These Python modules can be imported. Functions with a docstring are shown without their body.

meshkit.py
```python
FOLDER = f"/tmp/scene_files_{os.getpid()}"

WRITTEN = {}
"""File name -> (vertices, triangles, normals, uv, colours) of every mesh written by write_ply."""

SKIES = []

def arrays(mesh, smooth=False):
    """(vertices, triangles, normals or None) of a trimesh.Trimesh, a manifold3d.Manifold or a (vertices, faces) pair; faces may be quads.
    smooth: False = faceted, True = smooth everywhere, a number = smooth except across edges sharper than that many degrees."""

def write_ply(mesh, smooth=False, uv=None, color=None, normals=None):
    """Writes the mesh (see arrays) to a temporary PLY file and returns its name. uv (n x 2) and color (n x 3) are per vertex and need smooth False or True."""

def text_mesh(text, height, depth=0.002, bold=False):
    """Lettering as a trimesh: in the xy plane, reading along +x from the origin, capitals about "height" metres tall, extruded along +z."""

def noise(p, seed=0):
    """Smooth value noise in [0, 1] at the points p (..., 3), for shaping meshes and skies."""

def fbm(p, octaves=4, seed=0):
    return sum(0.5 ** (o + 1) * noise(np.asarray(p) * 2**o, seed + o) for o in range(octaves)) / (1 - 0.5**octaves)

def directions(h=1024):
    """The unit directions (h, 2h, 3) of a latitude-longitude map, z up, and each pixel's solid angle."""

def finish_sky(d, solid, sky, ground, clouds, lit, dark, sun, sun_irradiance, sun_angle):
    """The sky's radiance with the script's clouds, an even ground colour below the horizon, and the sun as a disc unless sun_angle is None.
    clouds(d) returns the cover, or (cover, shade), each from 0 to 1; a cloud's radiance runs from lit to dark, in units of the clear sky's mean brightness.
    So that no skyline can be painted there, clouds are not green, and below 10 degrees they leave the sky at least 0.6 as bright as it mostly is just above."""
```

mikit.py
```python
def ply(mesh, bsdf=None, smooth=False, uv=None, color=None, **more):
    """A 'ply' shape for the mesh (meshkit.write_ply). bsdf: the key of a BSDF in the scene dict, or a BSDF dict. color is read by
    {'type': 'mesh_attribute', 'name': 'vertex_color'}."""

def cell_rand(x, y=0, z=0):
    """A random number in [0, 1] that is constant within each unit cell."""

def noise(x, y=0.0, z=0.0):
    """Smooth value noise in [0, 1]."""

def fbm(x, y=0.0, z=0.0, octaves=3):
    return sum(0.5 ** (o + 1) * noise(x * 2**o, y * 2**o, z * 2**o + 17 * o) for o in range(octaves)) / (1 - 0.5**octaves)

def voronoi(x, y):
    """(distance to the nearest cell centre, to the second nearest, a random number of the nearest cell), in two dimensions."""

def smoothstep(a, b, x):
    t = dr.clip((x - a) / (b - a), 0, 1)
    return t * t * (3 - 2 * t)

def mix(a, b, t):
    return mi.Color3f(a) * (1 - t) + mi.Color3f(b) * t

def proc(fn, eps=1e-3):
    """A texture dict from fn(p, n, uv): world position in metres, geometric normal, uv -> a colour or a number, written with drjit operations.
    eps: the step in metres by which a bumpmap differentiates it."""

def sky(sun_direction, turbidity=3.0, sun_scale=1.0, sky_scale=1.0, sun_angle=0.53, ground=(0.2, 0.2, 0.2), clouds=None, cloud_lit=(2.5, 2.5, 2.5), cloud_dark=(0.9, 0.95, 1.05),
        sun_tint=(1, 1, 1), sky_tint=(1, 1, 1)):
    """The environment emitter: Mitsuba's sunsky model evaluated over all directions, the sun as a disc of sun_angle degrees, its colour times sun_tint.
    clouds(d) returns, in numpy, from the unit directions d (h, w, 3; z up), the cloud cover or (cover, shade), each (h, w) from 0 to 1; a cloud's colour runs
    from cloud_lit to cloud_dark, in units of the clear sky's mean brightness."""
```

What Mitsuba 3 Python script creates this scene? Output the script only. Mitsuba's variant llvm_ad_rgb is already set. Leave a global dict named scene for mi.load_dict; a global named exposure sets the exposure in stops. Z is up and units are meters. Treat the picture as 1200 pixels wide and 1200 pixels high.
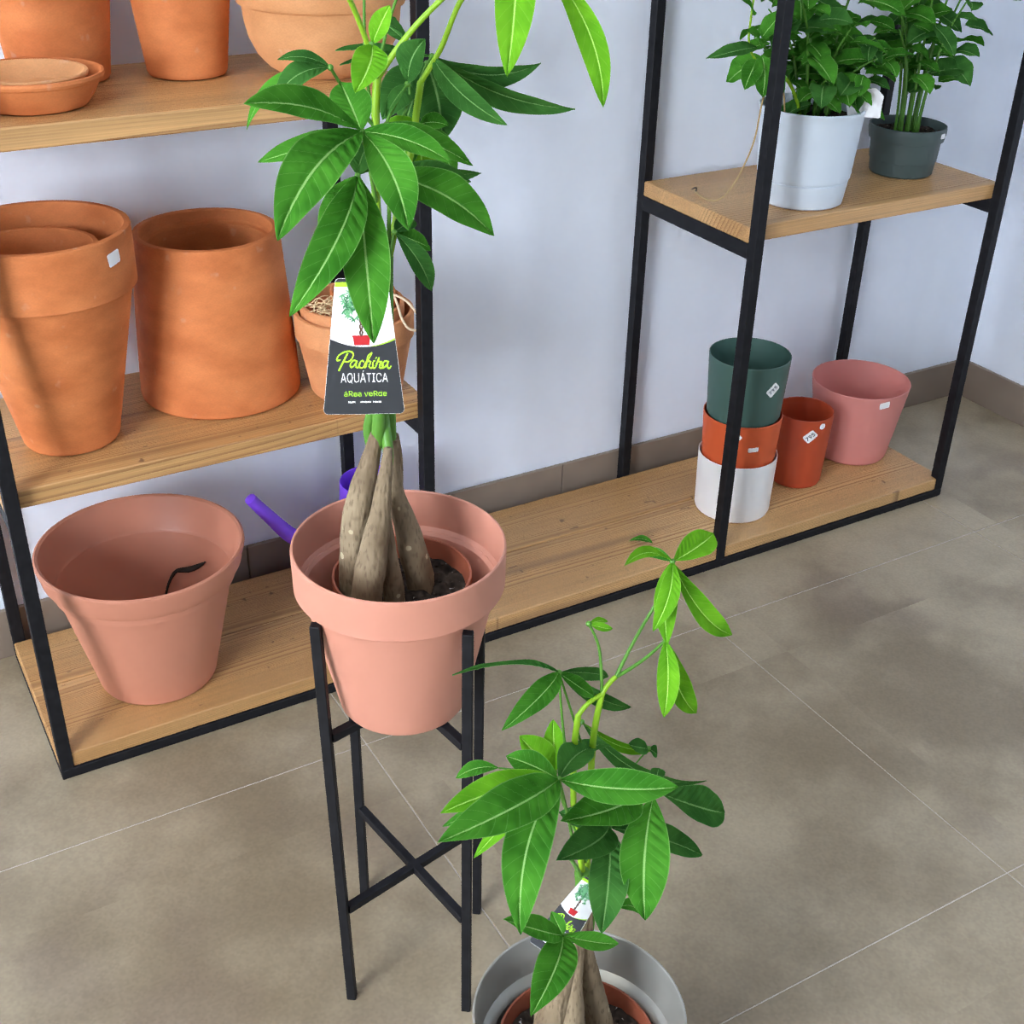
import math, random
import numpy as np, trimesh, drjit as dr
import mitsuba as mi
import mikit, meshkit
from mikit import proc, noise, fbm, smoothstep, mix
from shapely.geometry import Polygon, LineString, Point
from shapely.ops import unary_union
from shapely import affinity

T = mi.ScalarTransform4f
scene, labels = {}, {}
rng = random.Random(7)
nrg = np.random.default_rng(7)

# ------------------------------------------------------------------ camera, sky, exposure
exposure = 2.88
LAMP = 2.6
DAY = 3.7
EYE = np.array([0.0, 0.0, 1.5])
FWD = np.array([0.43879179, 0.74016133, -0.50953211])
UPV = np.array([0.23896081, 0.45050379, 0.86020001])
scene['camera'] = {'type': 'perspective', 'fov': 2*math.degrees(math.atan(600/1469.0)), 'fov_axis': 'x', 'near_clip': 0.01, 'far_clip': 200.0,
    'to_world': T().look_at(origin=EYE.tolist(), target=(EYE + FWD).tolist(), up=UPV.tolist())}
# an even, bright overcast sky outside the shop's windows
scene['sky'] = mikit.sky([-0.6, -0.5, 0.62], turbidity=4.0, sun_scale=0.0, sky_scale=1.0, ground=(0.42, 0.40, 0.37),
    clouds=lambda d: np.ones(d.shape[:2]), cloud_lit=(0.90, 1.0, 1.16), cloud_dark=(0.9, 0.9, 0.9))

# ------------------------------------------------------------------ materials
def prin(c, rough=0.5, spec=0.5, metal=0.0, **k):
    c = {'type': 'rgb', 'value': list(c)} if not isinstance(c, dict) else c
    return {'type': 'twosided', 'bsdf': {'type': 'principled', 'base_color': c, 'roughness': rough, 'specular': spec, 'metallic': metal, **k}}
def srgb(r, g, b):
    f = lambda x: x/12.92 if x <= 0.04045 else ((x + 0.055)/1.055)**2.4
    return tuple(f(v/255.0) for v in (r, g, b))

def wood_fn(p, n, uv):
    off = dr.floor(p.z*9.0)*3.7 + dr.floor((p.y - 1.965)*4.0)*1.9
    w = noise(p.x*1.1 + off, p.y*3.0, off)*0.040 + noise(p.x*3.5, p.y*8.0, off)*0.006
    yy = p.y + w + p.z*0.5
    d = 0.75 + 0.5*noise(yy*9.0, off, 2.0)
    r = yy*105.0*d + off
    ring = r - dr.floor(r)
    ring = ring*ring*ring*smoothstep(1.0, 0.90, ring)
    fine = noise(p.x*7.0, yy*520.0, p.z*520.0 + off)
    tone = fbm(p.x*1.6 + off, p.y*7.0, p.z*3.0)
    c = mix(mi.Color3f(0.46, 0.255, 0.098), mi.Color3f(0.58, 0.350, 0.150), smoothstep(0.35, 0.7, tone))
    c = mix(c, mi.Color3f(0.22, 0.100, 0.034), ring)
    c = c*(0.80 + 0.34*fine)
    streak = smoothstep(0.76, 0.92, noise(p.x*0.8 + 4.0, yy*30.0, off + 9.0))
    c = mix(c, mi.Color3f(0.17, 0.085, 0.045), streak*0.6)
    fleck = smoothstep(0.935, 0.975, noise(p.x*55.0, p.y*110.0, off))
    return mix(c, mi.Color3f(0.10, 0.055, 0.03), fleck*0.7)
def wood_bump(p, n, uv):
    return noise(p.x*7.0, p.y*300.0, p.z*300.0)
scene['wood'] = {'type': 'twosided', 'bsdf': {'type': 'bumpmap', 'arbitrary': proc(wood_bump, 5e-4), 'scale': 0.0004,
    'bsdf': {'type': 'principled', 'base_color': proc(wood_fn), 'roughness': 0.42, 'specular': 0.45}}}

def tile_fn(p, n, uv):
    ix, iy = dr.floor((p.x + 3.0 - 0.655)/0.77), dr.floor((p.y + 4.0 - 0.83)/0.77)
    ox = mikit.cell_rand(ix, iy, 1)*0.35
    a = fbm(p.x*2.3 + ox, p.y*2.3 + ox, 0.0, 4)
    b = fbm(p.x*9.0 + ox, p.y*9.0, 3.0, 4)
    g = noise(p.x*260.0, p.y*260.0, 1.0)
    c = mix(mi.Color3f(0.205, 0.160, 0.100), mi.Color3f(0.370, 0.310, 0.212), smoothstep(0.25, 0.75, a*0.6 + b*0.4))
    c = mix(c, mi.Color3f(0.17, 0.125, 0.09), smoothstep(0.60, 0.80, fbm(p.x*4.0 + ox, p.y*5.0, 7.0, 3))*0.45)
    return c*(0.93 + 0.14*g)
def tile_rough(p, n, uv):
    return 0.30 + 0.22*fbm(p.x*6.0, p.y*6.0, 2.0)
scene['floor_tile'] = {'type': 'twosided', 'bsdf': {'type': 'principled', 'base_color': proc(tile_fn), 'roughness': proc(tile_rough), 'specular': 0.5}}
scene['skirting'] = prin(proc(lambda p, n, uv: mix(mi.Color3f(0.17, 0.13, 0.098), mi.Color3f(0.27, 0.215, 0.165), fbm(p.x*7.0 + p.y*7.0, p.z*9.0, 1.0))), 0.42)
scene['grout'] = prin((0.46, 0.42, 0.36), 0.9, 0.2)

def wall_fn(p, n, uv):
    a = fbm(p.x*1.7 + p.y*1.7, p.z*1.3, 2.0, 4)
    s = fbm(p.x*16.0 + p.y*16.0, p.z*5.0, 5.0, 3)
    return mix(mi.Color3f(0.68, 0.73, 0.81), mi.Color3f(0.80, 0.85, 0.92), 0.6*a + 0.4*s)
def wall_bump(p, n, uv):
    return fbm((p.x + p.y)*22.0, p.z*14.0, 1.0, 3) + 0.4*noise((p.x + p.y)*110.0, p.z*70.0, 3.0)
scene['plaster'] = {'type': 'twosided', 'bsdf': {'type': 'bumpmap', 'arbitrary': proc(wall_bump, 1e-3), 'scale': 0.0018,
    'bsdf': {'type': 'principled', 'base_color': proc(wall_fn), 'roughness': 0.55, 'specular': 0.4}}}
scene['ceiling_paint'] = prin((0.60, 0.61, 0.63), 0.9, 0.2)
scene['shop_paint'] = prin((0.25, 0.26, 0.28), 0.9, 0.2)

def clay(lo, hi, s=1.0, dust=0.0):
    def fn(p, n, uv):
        a = fbm(p.x*14.0*s, p.y*14.0*s, p.z*22.0*s, 4)
        g = noise(p.x*500.0, p.y*500.0, p.z*500.0)
        c = mix(mi.Color3f(*lo), mi.Color3f(*hi), smoothstep(0.2, 0.8, a))*(0.94 + 0.12*g)
        if dust:
            c = mix(c, mi.Color3f(0.70, 0.55, 0.45), smoothstep(0.70, 0.86, fbm(p.x*60.0, p.y*60.0, p.z*40.0, 3))*dust)
        return c
    return prin(proc(fn), 0.75, 0.3)
scene['terracotta'] = clay((0.46, 0.132, 0.038), (0.60, 0.205, 0.068), 1.0, 0.16)
scene['terracotta_pale'] = clay((0.50, 0.205, 0.085), (0.62, 0.285, 0.125), 1.0, 0.2)
scene['terracotta_light'] = clay((0.50, 0.225, 0.088), (0.62, 0.310, 0.135), 0.8, 0.25)
def plast(c, rough=0.45, v=0.06):
    c = np.array(c)
    return prin(c.tolist(), rough, 0.45)
scene['pink_plastic'] = plast((0.52, 0.228, 0.158), 0.42)
scene['blush_plastic'] = plast((0.50, 0.205, 0.130), 0.42)
scene['salmon_plastic'] = plast((0.60, 0.225, 0.195), 0.5)
scene['nursery_plastic'] = plast((0.30, 0.085, 0.045), 0.38)
scene['white_ceramic'] = prin((0.82, 0.82, 0.80), 0.22, 0.5)
scene['orange_plastic'] = plast((0.60, 0.10, 0.030), 0.4)
scene['red_plastic'] = plast((0.42, 0.062, 0.022), 0.42)
scene['green_plastic'] = plast((0.054, 0.115, 0.095), 0.42)
scene['dark_plastic'] = plast((0.05, 0.075, 0.07), 0.45)
scene['pale_plastic'] = plast((0.56, 0.63, 0.69), 0.4)
scene['purple_plastic'] = plast((0.20, 0.065, 0.72), 0.3)
scene['grey_metal'] = prin((0.37, 0.37, 0.33), 0.38, 0.5, 0.4)
scene['black_steel'] = prin(proc(lambda p, n, uv: mix(mi.Color3f(0.006, 0.0065, 0.008), mi.Color3f(0.014, 0.0145, 0.017), fbm(p.x*60.0, p.y*60.0, p.z*60.0))), 0.48, 0.16)
scene['paper_white'] = prin((0.84, 0.85, 0.85), 0.5, 0.3)
scene['print_black'] = prin((0.035, 0.038, 0.042), 0.35, 0.4)
scene['print_ink'] = prin((0.05, 0.06, 0.09), 0.6, 0.2)
scene['print_lime'] = prin((0.42, 0.78, 0.045), 0.5, 0.2)
scene['print_leaf'] = prin((0.055, 0.20, 0.085), 0.5, 0.2)
scene['print_leaf_light'] = prin((0.16, 0.42, 0.20), 0.5, 0.2)
scene['print_red'] = prin((0.50, 0.030, 0.035), 0.5, 0.2)
scene['print_brown'] = prin((0.12, 0.075, 0.055), 0.5, 0.2)
scene['twine'] = prin((0.70, 0.55, 0.38), 0.9, 0.1)
scene['straw'] = prin((0.72, 0.56, 0.32), 0.8, 0.2)
scene['dry_stem'] = prin((0.42, 0.29, 0.13), 0.8, 0.2)
scene['dark_dry'] = prin((0.030, 0.024, 0.020), 0.7, 0.2)

def soil_fn(p, n, uv):
    a = noise(p.x*170.0, p.y*170.0, p.z*170.0)
    c = mix(mi.Color3f(0.012, 0.009, 0.007), mi.Color3f(0.060, 0.043, 0.032), a)
    return mix(c, mi.Color3f(0.38, 0.36, 0.33), smoothstep(0.93, 0.97, noise(p.x*310.0, p.y*310.0, 4.0)))
scene['soil'] = prin(proc(soil_fn), 0.95, 0.2)

def bark_fn(p, n, uv):
    a = fbm(p.x*28.0, p.y*28.0, p.z*12.0, 4)
    f = noise(p.x*420.0, p.y*420.0, p.z*110.0)
    c = mix(mi.Color3f(0.150, 0.105, 0.060), mi.Color3f(0.290, 0.225, 0.140), smoothstep(0.25, 0.75, a))
    c = mix(c, mi.Color3f(0.11, 0.075, 0.045), smoothstep(0.50, 0.90, f)*0.55)
    c = mix(c, mi.Color3f(0.50, 0.43, 0.28), smoothstep(0.86, 0.90, noise(p.x*90.0, p.y*90.0, p.z*55.0))*0.8)
    return c
def bark_bump(p, n, uv):
    return noise(p.x*330.0, p.y*330.0, p.z*90.0) + 0.6*noise(p.x*90.0, p.y*90.0, p.z*30.0)
scene['bark'] = {'type': 'twosided', 'bsdf': {'type': 'bumpmap', 'arbitrary': proc(bark_bump, 5e-4), 'scale': 0.0022,
    'bsdf': {'type': 'principled', 'base_color': proc(bark_fn), 'roughness': 0.75, 'specular': 0.25}}}
scene['green_stem'] = prin(proc(lambda p, n, uv: mix(mi.Color3f(0.055, 0.185, 0.020), mi.Color3f(0.110, 0.275, 0.035), fbm(p.x*50.0, p.y*50.0, p.z*20.0))), 0.45, 0.4)
scene['lime_stem'] = prin((0.235, 0.44, 0.020), 0.42, 0.4)

def leaf_bsdf(base, dark, vein, rough=0.30, trans=0.5):
    def fn(p, n, uv):
        u, v = uv.x, uv.y - 0.5
        av = dr.abs(v)
        m = fbm(p.x*35.0, p.y*35.0, p.z*35.0, 3)
        c = mix(mi.Color3f(*dark), mi.Color3f(*base), smoothstep(0.2, 0.8, m))
        q = u*11.0 - av*3.2
        q = dr.abs(q - dr.floor(q) - 0.5)*2.0
        side = smoothstep(0.90, 1.0, q)*0.14
        mid = 1.0 - smoothstep(0.012, 0.035, av*(0.45 + 1.3*dr.sqrt(dr.maximum(u*(1.0 - u), 0.0))))
        edge = smoothstep(0.470, 0.497, av)*0.35
        return mix(c, mi.Color3f(*vein), dr.maximum(dr.maximum(side, mid*0.8), edge))
    return {'type': 'principledthin', 'base_color': proc(fn), 'roughness': rough, 'eta': 1.8, 'diff_trans': trans, 'spec_trans': 0.0}
LEAFM = ['leaf_dark', 'leaf_mid', 'leaf_young']
scene['leaf_dark'] = leaf_bsdf((0.060, 0.195, 0.036), (0.030, 0.115, 0.022), (0.22, 0.42, 0.14))
scene['leaf_mid'] = leaf_bsdf((0.076, 0.285, 0.028), (0.034, 0.160, 0.015), (0.36, 0.62, 0.20))
scene['leaf_young'] = leaf_bsdf((0.165, 0.450, 0.022), (0.095, 0.315, 0.015), (0.48, 0.75, 0.18))

# ------------------------------------------------------------------ mesh helpers
def boxm(x0, x1, y0, y1, z0, z1, ch=0.0):
    """A box with chamfered edges."""
    if ch <= 0:
        m = trimesh.creation.box((x1-x0, y1-y0, z1-z0))
    else:
        pts = []
        for sx in (-1, 1):
            for sy in (-1, 1):
                for sz in (-1, 1):
                    hx, hy, hz = (x1-x0)/2, (y1-y0)/2, (z1-z0)/2
                    pts += [(sx*(hx-ch), sy*(hy-ch), sz*hz), (sx*(hx-ch), sy*hy, sz*(hz-ch)), (sx*hx, sy*(hy-ch), sz*(hz-ch))]
        m = trimesh.Trimesh(np.array(pts)).convex_hull
    m.apply_translation(((x0+x1)/2, (y0+y1)/2, (z0+z1)/2))
    return m
def bar(a, b, w, h=None, up=(0, 0, 1), ch=0.0008):
    """A square tube from a to b."""
    a, b = np.array(a, float), np.array(b, float)
    h = h or w
    d = b - a; L = np.linalg.norm(d); d /= L
    up = np.array(up, float)
    if abs(d @ up) > 0.95: up = np.array([1.0, 0, 0]) if abs(d[0]) < 0.9 else np.array([0, 1.0, 0])
    s = np.cross(d, up); s /= np.linalg.norm(s); u = np.cross(s, d)
    m = boxm(-L/2, L/2, -w/2, w/2, -h/2, h/2, ch)
    M = np.eye(4); M[:3, 0], M[:3, 1], M[:3, 2], M[:3, 3] = d, -s, u, (a+b)/2
    m.apply_transform(M)
    return m
def lathe(profile, cx, cy, z0, n=96, wob=0.0, seed=0):
    """Revolves a closed (r, z) profile."""
    pr = np.array(profile, float); k = len(pr)
    th = np.linspace(0, 2*np.pi, n, endpoint=False)
    r = pr[:, 0][None, :]*np.ones((n, 1))
    if wob:
        r = r*(1 + wob*np.sin(2*th + seed)[:, None] + 0.5*wob*np.sin(3*th + 2*seed)[:, None])
    V = np.stack([cx + r*np.cos(th)[:, None], cy + r*np.sin(th)[:, None], z0 + pr[:, 1][None, :]*np.ones((n, 1))], -1).reshape(-1, 3)
    F = []
    for i in range(n):
        j = (i + 1) % n
        for a in range(k - 1):
            p, q, s, t = i*k+a, i*k+a+1, j*k+a, j*k+a+1
            if pr[a, 0] > 1e-9: F.append((p, s, q))
            if pr[a+1, 0] > 1e-9: F.append((q, s, t))
    m = trimesh.Trimesh(V, np.array(F), process=False)
    m.merge_vertices()
    return m
def rnd(p, q, r, k=3):
    return [(q[0], q[1])]
def tubem(pts, rad, n=10, sub=6, bumpy=0.0, seed=0, caps=True):
    """A smooth tube through points with a radius at each."""
    P = np.array(pts, float); R_ = np.array(rad, float)
    if len(P) > 2 or sub > 1:
        from scipy.interpolate import PchipInterpolator
        t = np.r_[0, np.cumsum(np.linalg.norm(np.diff(P, axis=0), axis=1))]
        tt = np.linspace(0, t[-1], (len(P)-1)*sub + 1)
        P = np.stack([PchipInterpolator(t, P[:, i])(tt) for i in range(3)], -1); R_ = PchipInterpolator(t, R_)(tt)
    d = np.gradient(P, axis=0); d /= np.linalg.norm(d, axis=1, keepdims=True)
    ref = np.array([1.0, 0.2, 0.1]) if abs(d[0] @ np.array([1.0, 0.2, 0.1])) < 0.8 else np.array([0.1, 0.2, 1.0])
    rings = []
    th = np.linspace(0, 2*np.pi, n, endpoint=False)
    for k in range(len(P)):
        s = np.cross(d[k], ref); s /= np.linalg.norm(s); u = np.cross(s, d[k]); ref = np.cross(d[k], s) * -1
        ref = u
        rings.append(P[k] + R_[k]*(np.cos(th)[:, None]*s + np.sin(th)[:, None]*u))
    V = np.array(rings).reshape(-1, 3)
    if bumpy:
        c = np.repeat(P, n, axis=0)
        V = c + (V - c)*(1 + bumpy*(meshkit.fbm(V*45.0 + seed*3.1, 3) - 0.5)[:, None]*2)
    F = []
    for k in range(len(P)-1):
        for i in range(n):
            j = (i+1) % n
            F += [(k*n+i, k*n+j, (k+1)*n+j), (k*n+i, (k+1)*n+j, (k+1)*n+i)]
    if caps:
        V = np.vstack([V, P[0] - d[0]*R_[0]*0.25, P[-1] + d[-1]*R_[-1]*0.5])
        a, b = len(V)-2, len(V)-1
        for i in range(n):
            j = (i+1) % n
            F += [(a, j, i), (b, (len(P)-1)*n+i, (len(P)-1)*n+j)]
    m = trimesh.Trimesh(V, np.array(F), process=False)
    m.fix_normals()
    return m
def leaf_mesh(h, t, nrm, W, arch, bend, nu=44, nv=12, fold=0.27, veins=11, wave=0.5, thick_start=0.03):
    """A leaflet from base h to tip t: upper side along nrm, width W, arched along nrm, bent sideways; returns mesh and uv."""
    h, t, nrm = (np.array(x, float) for x in (h, t, nrm))
    ax = t - h; L = np.linalg.norm(ax); ax /= L
    nrm = nrm - ax*(nrm @ ax); nrm /= np.linalg.norm(nrm); side = np.cross(nrm, ax)
    u = np.linspace(0, 1, nu); v = np.linspace(-1, 1, nv+1)
    U, Vv = np.meshgrid(u, v, indexing='ij')
    us = 0.46 + 0.10*((h[0]*37.0 + t[2]*53.0) % 1.0)
    pw = us/(1.0 - us)
    sh = (U**(1.15*pw)*(1 - U)**1.15)/(us**(1.15*pw)*(1 - us)**1.15)
    sh = sh**0.78
    sh = np.maximum(sh, thick_start*(1 - U))
    hw = W/2*sh
    cen = h + ax*(U*L)[..., None] + nrm*(arch*L*4*U*(1-U))[..., None] + side*(bend*L*4*U*(1-U))[..., None]
    av = np.abs(Vv)
    q = U*veins - av*1.6; q = np.abs(q - np.floor(q) - 0.5)*2
    groove = -np.clip((q - 0.72)/0.28, 0, 1)**1.5*0.050*W*(1 - av**3)*np.minimum(1, 6*U*(1-U))
    puff = (1 - q)*0.030*W*av*(1-av)*4
    mid = -0.035*W*np.exp(-(av/0.09)**2)
    wav = wave*0.035*W*av**2*np.sin(U*17 + 3*np.sign(Vv) + h[0]*91)
    off = fold*hw*av**1.3 + groove + puff + mid + wav
    Pn = cen + side*(hw*Vv*(1 - 0.5*fold*fold))[..., None] + nrm*off[..., None]
    V = Pn.reshape(-1, 3)
    idx = np.arange(nu*(nv+1)).reshape(nu, nv+1)
    a, b, c, d = idx[:-1, :-1].ravel(), idx[1:, :-1].ravel(), idx[1:, 1:].ravel(), idx[:-1, 1:].ravel()
    F = np.vstack([np.stack([a, b, c], 1), np.stack([a, c, d], 1)])
    m = trimesh.Trimesh(V, F, process=False)
    if (m.face_normals.mean(0) @ nrm) < 0: m = trimesh.Trimesh(V, F[:, ::-1], process=False)
    return m, np.stack([U.ravel(), (Vv.ravel()+1)/2], 1)

def key_of(base):
    if base not in USED:
        USED[base] = 0
        return base
    USED[base] += 1
    return '%s_%03d' % (base, USED[base])
USED = {}
def thing(name, label, cat, group=None):
    k = key_of(name); labels[k] = {'label': label, 'category': cat}
    if group: labels[k]['group'] = group
    return k
def put(parent, name, mesh, mat, smooth=30, label=None, **kw):
    k = key_of((parent + '__' + name) if parent else name)
    scene[k] = mikit.ply(mesh, mat, smooth=smooth, **kw)
    if label: labels[k] = {'label': label}
    return k
def struct(name, mesh, mat, label=None, smooth=False):
    k = key_of(name); scene[k] = mikit.ply(mesh, mat, smooth=smooth)
    labels[k] = {'kind': 'structure'}
    if label: labels[k]['label'] = label
    return k
def whole(name, mesh, mat, label, cat, smooth=30, group=None, **kw):
    """A thing of one mesh; its parts hang below it."""
    k = thing(name, label, cat, group); scene[k] = mikit.ply(mesh, mat, smooth=smooth, **kw)
    return k
cat_ = trimesh.util.concatenate

# ------------------------------------------------------------------ the room
WX0, WX1, WY0, WY1, WH = -2.5, 2.75, -3.0, 2.17, 2.8
def holed(w, h, holes, t=0.12):
    return trimesh.creation.extrude_polygon(Polygon([(0, 0), (w, 0), (w, h), (0, h)]).difference(unary_union([Polygon([(a, c), (b, c), (b, d), (a, d)]) for a, b, c, d in holes]) if holes else Polygon()), t, engine='earcut')
fl = struct('floor', boxm(WX0-0.1, WX1+0.1, WY0-0.1, WY1+0.1, -0.06, -0.0012), 'grout', 'grout bed under the taupe stone-look floor tiles')
tile_ply = None
PITCH, GAP = 0.77, 0.0022
for ix in range(-5, 4):
    for iy in range(-6, 3):
        x0, y0 = 0.657 + PITCH*(ix-1) + 0.0, 0.828 + PITCH*(iy-1)
        x0, x1, y0, y1 = max(x0 + GAP/2, WX0), min(x0 + PITCH - GAP/2, WX1), max(y0 + GAP/2, WY0), min(y0 + PITCH - GAP/2, WY1)
        if x1 - x0 < 0.01 or y1 - y0 < 0.01: continue
        put(fl, 'tile', boxm(x0, x1, y0, y1, -0.012, 0.0, 0.0008), 'floor_tile', smooth=False)
struct('wall_back', boxm(WX0, WX1, WY1, WY1+0.12, 0, WH), 'plaster', 'white roughly plastered wall behind the shelving')
struct('wall_right', boxm(WX1, WX1+0.12, WY0-0.12, WY1+0.12, 0, WH), 'plaster', 'white plastered wall at the right end of the shelving')
m = holed(WX1-WX0+0.12, WH, []); m.apply_transform(trimesh.transformations.rotation_matrix(math.pi/2, (1, 0, 0))); m.apply_translation((WX0-0.12, WY0, 0))
struct('wall_front', m, 'shop_paint', 'plain grey wall of the shop')
m = holed(WY1-WY0+0.12, WH, [(1.7, 3.3, 0.85, 2.45)]); m.apply_transform(np.array([[0, 0, 1, 0], [1, 0, 0, 0], [0, 1, 0, 0], [0, 0, 0, 1.0]])); m.apply_translation((WX0-0.12, WY0-0.0, 0))
struct('wall_left', m, 'shop_paint', 'side wall with its wide window opening')
# bright frosted window panes let the daylight in, in the side wall out of view
def window(name, b, fr):
    k = struct(name, boxm(*b), 'paper_white', 'frosted window pane bright with daylight')
    scene[k]['emitter'] = {'type': 'area', 'radiance': {'type': 'rgb', 'value': [DAY*0.93, DAY, DAY*1.12]}}
    for f in fr: put(k, 'frame', boxm(*f), 'paper_white', smooth=False)
window('window_1', (WX0-0.07, WX0-0.06, -1.30, 0.30, 0.85, 2.45), [(WX0-0.055, WX0-0.02, -0.52, -0.48, 0.85, 2.45), (WX0-0.055, WX0-0.02, -1.30, -0.52, 1.63, 1.67), (WX0-0.055, WX0-0.02, -0.48, 0.30, 1.63, 1.67)])
struct('ceiling', boxm(WX0-0.12, WX1+0.12, WY0-0.12, WY1+0.12, WH, WH+0.1), 'ceiling_paint', 'plain white ceiling')
for lx, ly in ((-1.20, 0.55),):
    lp = thing('ceiling_lamp', 'square flush ceiling lamp of the shop', 'ceiling lamp')
    put(lp, 'frame', boxm(lx-0.32, lx+0.32, ly-0.32, ly+0.32, WH-0.030, WH, 0.003), 'paper_white', smooth=False)
    pm = boxm(lx-0.30, lx+0.30, ly-0.30, ly+0.30, WH-0.034, WH-0.0305)
    k = put(lp, 'diffuser', pm, 'paper_white', smooth=False)
    scene[k]['emitter'] = {'type': 'area', 'radiance': {'type': 'rgb', 'value': [LAMP*1.0, LAMP*0.985, LAMP*0.95]}}
bb = struct('baseboard_back', boxm(WX0, WX1, WY1-0.003, WY1, 0, 0.103), 'grout', 'joints of the tiled skirting along the shelving wall')
k0 = 0.645 - 0.77*4
for i in range(9):
    x0, x1 = max(k0 + 0.77*i + 0.0012, WX0), min(k0 + 0.77*(i+1) - 0.0012, WX1)
    if x1 > x0: put(bb, 'tile', boxm(x0, x1, WY1-0.012, WY1-0.002, 0, 0.105, 0.0012), 'skirting', smooth=False)
br_ = struct('baseboard_right', boxm(WX1-0.003, WX1, WY0, WY1-0.012, 0, 0.103), 'grout', 'joints of the tiled skirting along the right wall')
for i in range(7):
    y1, y0 = WY1 - 0.012 - 0.77*i - 0.0012, max(WY1 - 0.012 - 0.77*(i+1) + 0.0012, WY0)
    put(br_, 'tile', boxm(WX1-0.012, WX1-0.002, y0, y1, 0, 0.105, 0.0012), 'skirting', smooth=False)

# ------------------------------------------------------------------ the shelving unit
YF, YR, PW = 1.770, 2.140, 0.022
RH, BTOP = 0.019, 0.049
PX = [0.177, 0.870, 1.577, 2.243]
su = thing('shelving_unit', 'long open shelving unit of black steel posts and pine boards against the white wall', 'shelving unit')
for x in PX:
    for y in (YF, YR):
        put(su, 'post', boxm(x-PW/2, x+PW/2, y-PW/2, y+PW/2, RH + 0.0002, 1.95, 0.0012), 'black_steel', smooth=False)
    put(su, 'base_bar', boxm(x-PW/2, x+PW/2, YF+PW/2, YR-PW/2, 0.0, RH, 0.0012), 'black_steel', smooth=False)
    put(su, 'top_bar', boxm(x-PW/2, x+PW/2, YF+PW/2, YR-PW/2, 1.92, 1.95, 0.0012), 'black_steel', smooth=False)
for y in (YF, YR):
    put(su, 'rail', boxm(PX[0]-PW/2, PX[3]+PW/2, y-PW/2, y+PW/2, 0.0, RH, 0.0012), 'black_steel', smooth=False)
YB0, YB1 = YF+PW/2+0.0005, YR-PW/2-0.0005
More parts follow.
